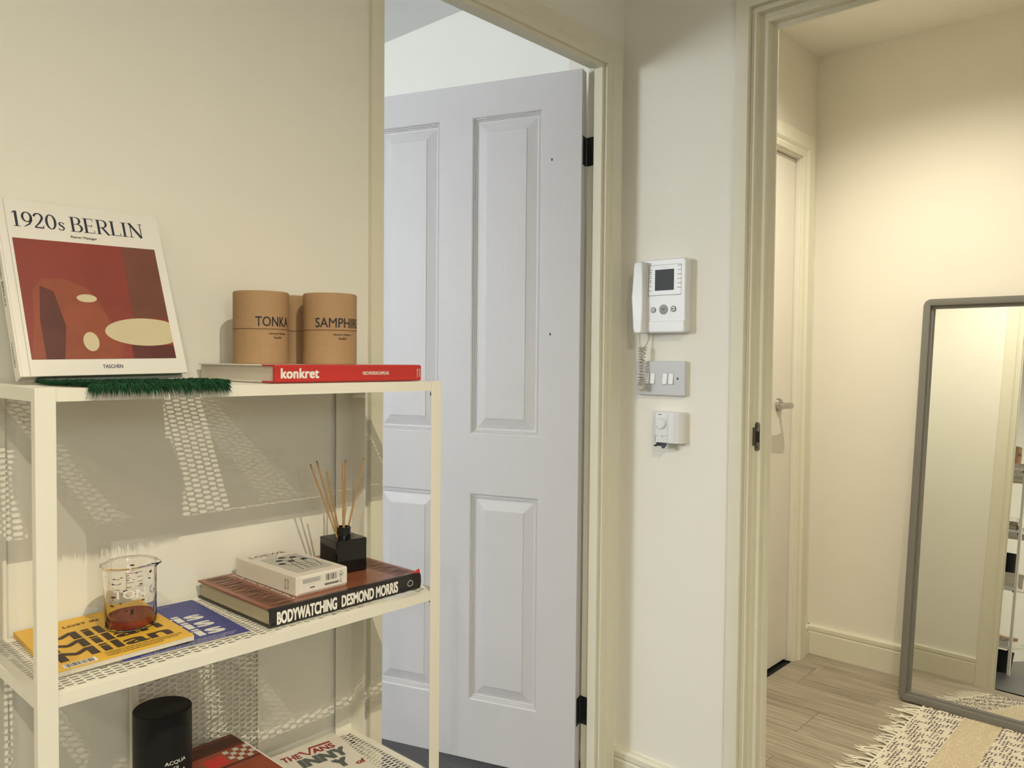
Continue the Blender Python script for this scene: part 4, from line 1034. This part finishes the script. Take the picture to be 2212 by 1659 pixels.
fo_ = fa.build('battery_flap', 'dark_steel', th); sm = fo_.modifiers.new('thick', 'SOLIDIFY'); sm.thickness = 0.0012

# ------------------------------------------------------------------ leaning mirror
LEAN, MYAW = 0.1254, -0.0255
mi = thing('floor_mirror', 'tall grey framed mirror with rounded corners leaning on the hall wall', 'mirror', (0.3915, 1.160, 0.004), (-LEAN, 0, MYAW))
MW, MH, MD = 0.58, 1.425, 0.040
def rr_ring(ins, r, n_=8):
    pts = []
    for cx_, cz_, a0 in ((MW-ins-r, MH-ins-r, 0), (ins+r, MH-ins-r, 90), (ins+r, ins+r, 180), (MW-ins-r, ins+r, 270)):
        for k in range(n_+1):
            a = math.radians(a0+90*k/n_); pts.append((cx_+r*math.cos(a), cz_+r*math.sin(a)))
    return pts
fm = MB(); fm.smooth = True
layers = [(0.0, 0.026, MD), (0.0, 0.026, 0.0015), (0.0015, 0.0245, 0.0), (0.022, 0.004, 0.0), (0.0235, 0.003, 0.0010), (0.0250, 0.003, 0.016), (0.0305, 0.003, 0.0170), (0.0312, 0.003, 0.0300)]
v = []; f = []; rn = None
for ins, r, y in layers:
    pts = rr_ring(ins, r); rn = len(pts); v += [(a, y, b) for a, b in pts]
for i in range(len(layers)-1):
    for k in range(rn): f.append((i*rn+k, i*rn+(k+1) % rn, (i+1)*rn+(k+1) % rn, (i+1)*rn+k))
fm.add(v, f); fm.build('mirror_frame', 'frame_grey', mi)
box('backing_board', (0.004, MD-0.004, 0.004), (MW-0.004, MD-0.0005, MH-0.004), 'frame_grey', mi)
MB().box((0.030, 0.0290, 0.030), (MW-0.030, 0.0310, MH-0.030)).build('mirror_pane', 'mirror_glass', mi)

# ------------------------------------------------------------------ fringed rug
rg = thing('fringed_rug', 'cream woven rug with dark stitched bands and knotted fringe', 'rug', (0.478, 0.36, 0.0002))
RL, RW, RT = 1.05, 0.792, 0.007
bands = [(0.0, 0.128, 'rug_band'), (0.128, 0.236, 'rug_cream'), (0.236, 0.335, 'rug_band'), (0.335, 0.47, 'rug_cream'), (0.47, 0.57, 'rug_band'), (0.57, 0.75, 'rug_cream'), (0.75, 0.85, 'rug_band'), (0.85, RL, 'rug_cream')]
for a, b, m_ in bands: box('woven_band', (a, 0, 0), (b, RW, RT), m_, rg, bevel=0.0015)
random.seed(21)
ds = MB(); hm_ = MB()
def stitch(mb, x, y, dx, dy, r):
    p = Vector((x, y, RT-0.0004)); d = Vector((dx, dy, 0)); s_ = Vector((-dy, dx, 0)).normalized()*r
    h = Vector((0, 0, r*1.3))
    mb.add([p-d+s_*0.3, p-d-s_*0.3, p+s_, p-s_, p+h, p+d+s_*0.3, p+d-s_*0.3], [(0, 1, 4), (0, 4, 2), (1, 3, 4), (2, 4, 5), (3, 6, 4), (5, 4, 6)])
for a, b, m_ in bands:
    if m_ != 'rug_band': continue
    y = 0.004
    while y < RW:
        x = a+0.004
        while x < b:
            cl = math.sin(x*95+y*31)+math.sin(y*120-x*40)+random.uniform(-1.0, 1.0)
            if cl > -0.55:
                an = random.uniform(0.7, 1.5)
                stitch(ds, x+random.uniform(-0.0015, 0.0015), y+random.uniform(-0.0018, 0.0018), 0.0062*math.cos(an), 0.0062*math.sin(an), random.uniform(0.0014, 0.0026))
            else:
                stitch(hm_, x, y, 0.0055, 0.003, 0.0026)
            x += 0.0098
        y += 0.0112
for a, b, m_ in bands:
    if m_ != 'rug_cream': continue
    for q in range(int((b-a)*RW*9000)):
        stitch(hm_, random.uniform(a, b), random.uniform(0, RW), 0.0015*random.uniform(-1, 1), 0.006, 0.0015)
o = ds.build('dark_yarn_stitches', 'rug_dark', rg); o['kind'] = 'stuff'
o = hm_.build('cream_yarn_knots', 'rug_fringe', rg); o['kind'] = 'stuff'
fg_ = MB(); fg_.smooth = True
y = 0.004
while y < RW:
    n_ = random.choice((3, 4, 5)); spread = random.uniform(-0.026, 0.026); ln = random.uniform(0.040, 0.085)
    for k in range(n_):
        y0 = y+k*0.003; l = ln*random.uniform(0.75, 1.1); e = y0+spread+random.uniform(-0.012, 0.012); h0 = random.uniform(0.002, 0.005)
        fg_.tube(catmull([(0.003, y0, 0.0055), (-0.010, y0+spread*0.1, h0+0.002), (-l*0.5, (y0+e)/2+random.uniform(-0.004, 0.004), h0), (-l*0.8, e-0.003, 0.0022), (-l, e, 0.0018)], 4), [0.0016]*13+[0.0013]*3+[0.0008], 5)
    y += n_*0.003+random.uniform(0.006, 0.015)
o = fg_.build('fringe', 'rug_fringe', rg); o['kind'] = 'stuff'
ed = MB(); ed.smooth = True; ed.tube(catmull([(0.001+random.uniform(-0.001, 0.001), RW*k/30, 0.005) for k in range(31)], 4), 0.0042, 8); ed.build('edge_cord', 'rug_fringe', rg)

# ------------------------------------------------------------------ recessed ceiling lamps
def downlight(x, y, watts, col, label, cone=160):
    o = thing('ceiling_downlight', label, 'downlight', (x, y, ROOM_CEIL-0.0005))
    r_ = MB(); r_.smooth = True; r_.lathe([(0.045, 0.0), (0.045, -0.003), (0.040, -0.006), (0.031, -0.004), (0.031, 0.0)], 40); r_.build('trim_ring', 'lamp_trim', o)
    l_ = MB(); l_.disc((0, 0, -0.0015), Vector((0, 1, 0)), X_, 0.031, 32); l_.build('lens', 'lamp_lens', o)
    ld = bpy.data.lights.new('downlight_bulb', 'SPOT'); ld.energy = watts; ld.color = col; ld.shadow_soft_size = 0.004; ld.spot_size = math.radians(cone); ld.spot_blend = 1.0
    lo_ = bpy.data.objects.new('bulb', ld); COL.objects.link(lo_); lo_.parent = o; lo_.location = (0, 0, -0.028)
downlight(1.60, -1.54, DOWNLIGHT_W[0], WARM, 'recessed ceiling spot in front of the shelving unit')
downlight(1.65, -2.33, DOWNLIGHT_W[1], WARM, 'recessed ceiling spot in the middle of the living room')
downlight(1.65, -3.30, DOWNLIGHT_W[2], WARM, 'unseen recessed ceiling spot added behind the middle one for bounce fill')  # out of view, added to raise the bounced light
downlight(2.55, -4.00, DOWNLIGHT_W[3], WARM, 'unseen recessed ceiling spot added in the far corner for bounce fill')  # another added spot out of view, there for ambient bounce
downlight(0.50, 0.62, HALL_W, HALL_WARM, 'recessed ceiling spot in the hall', 150)
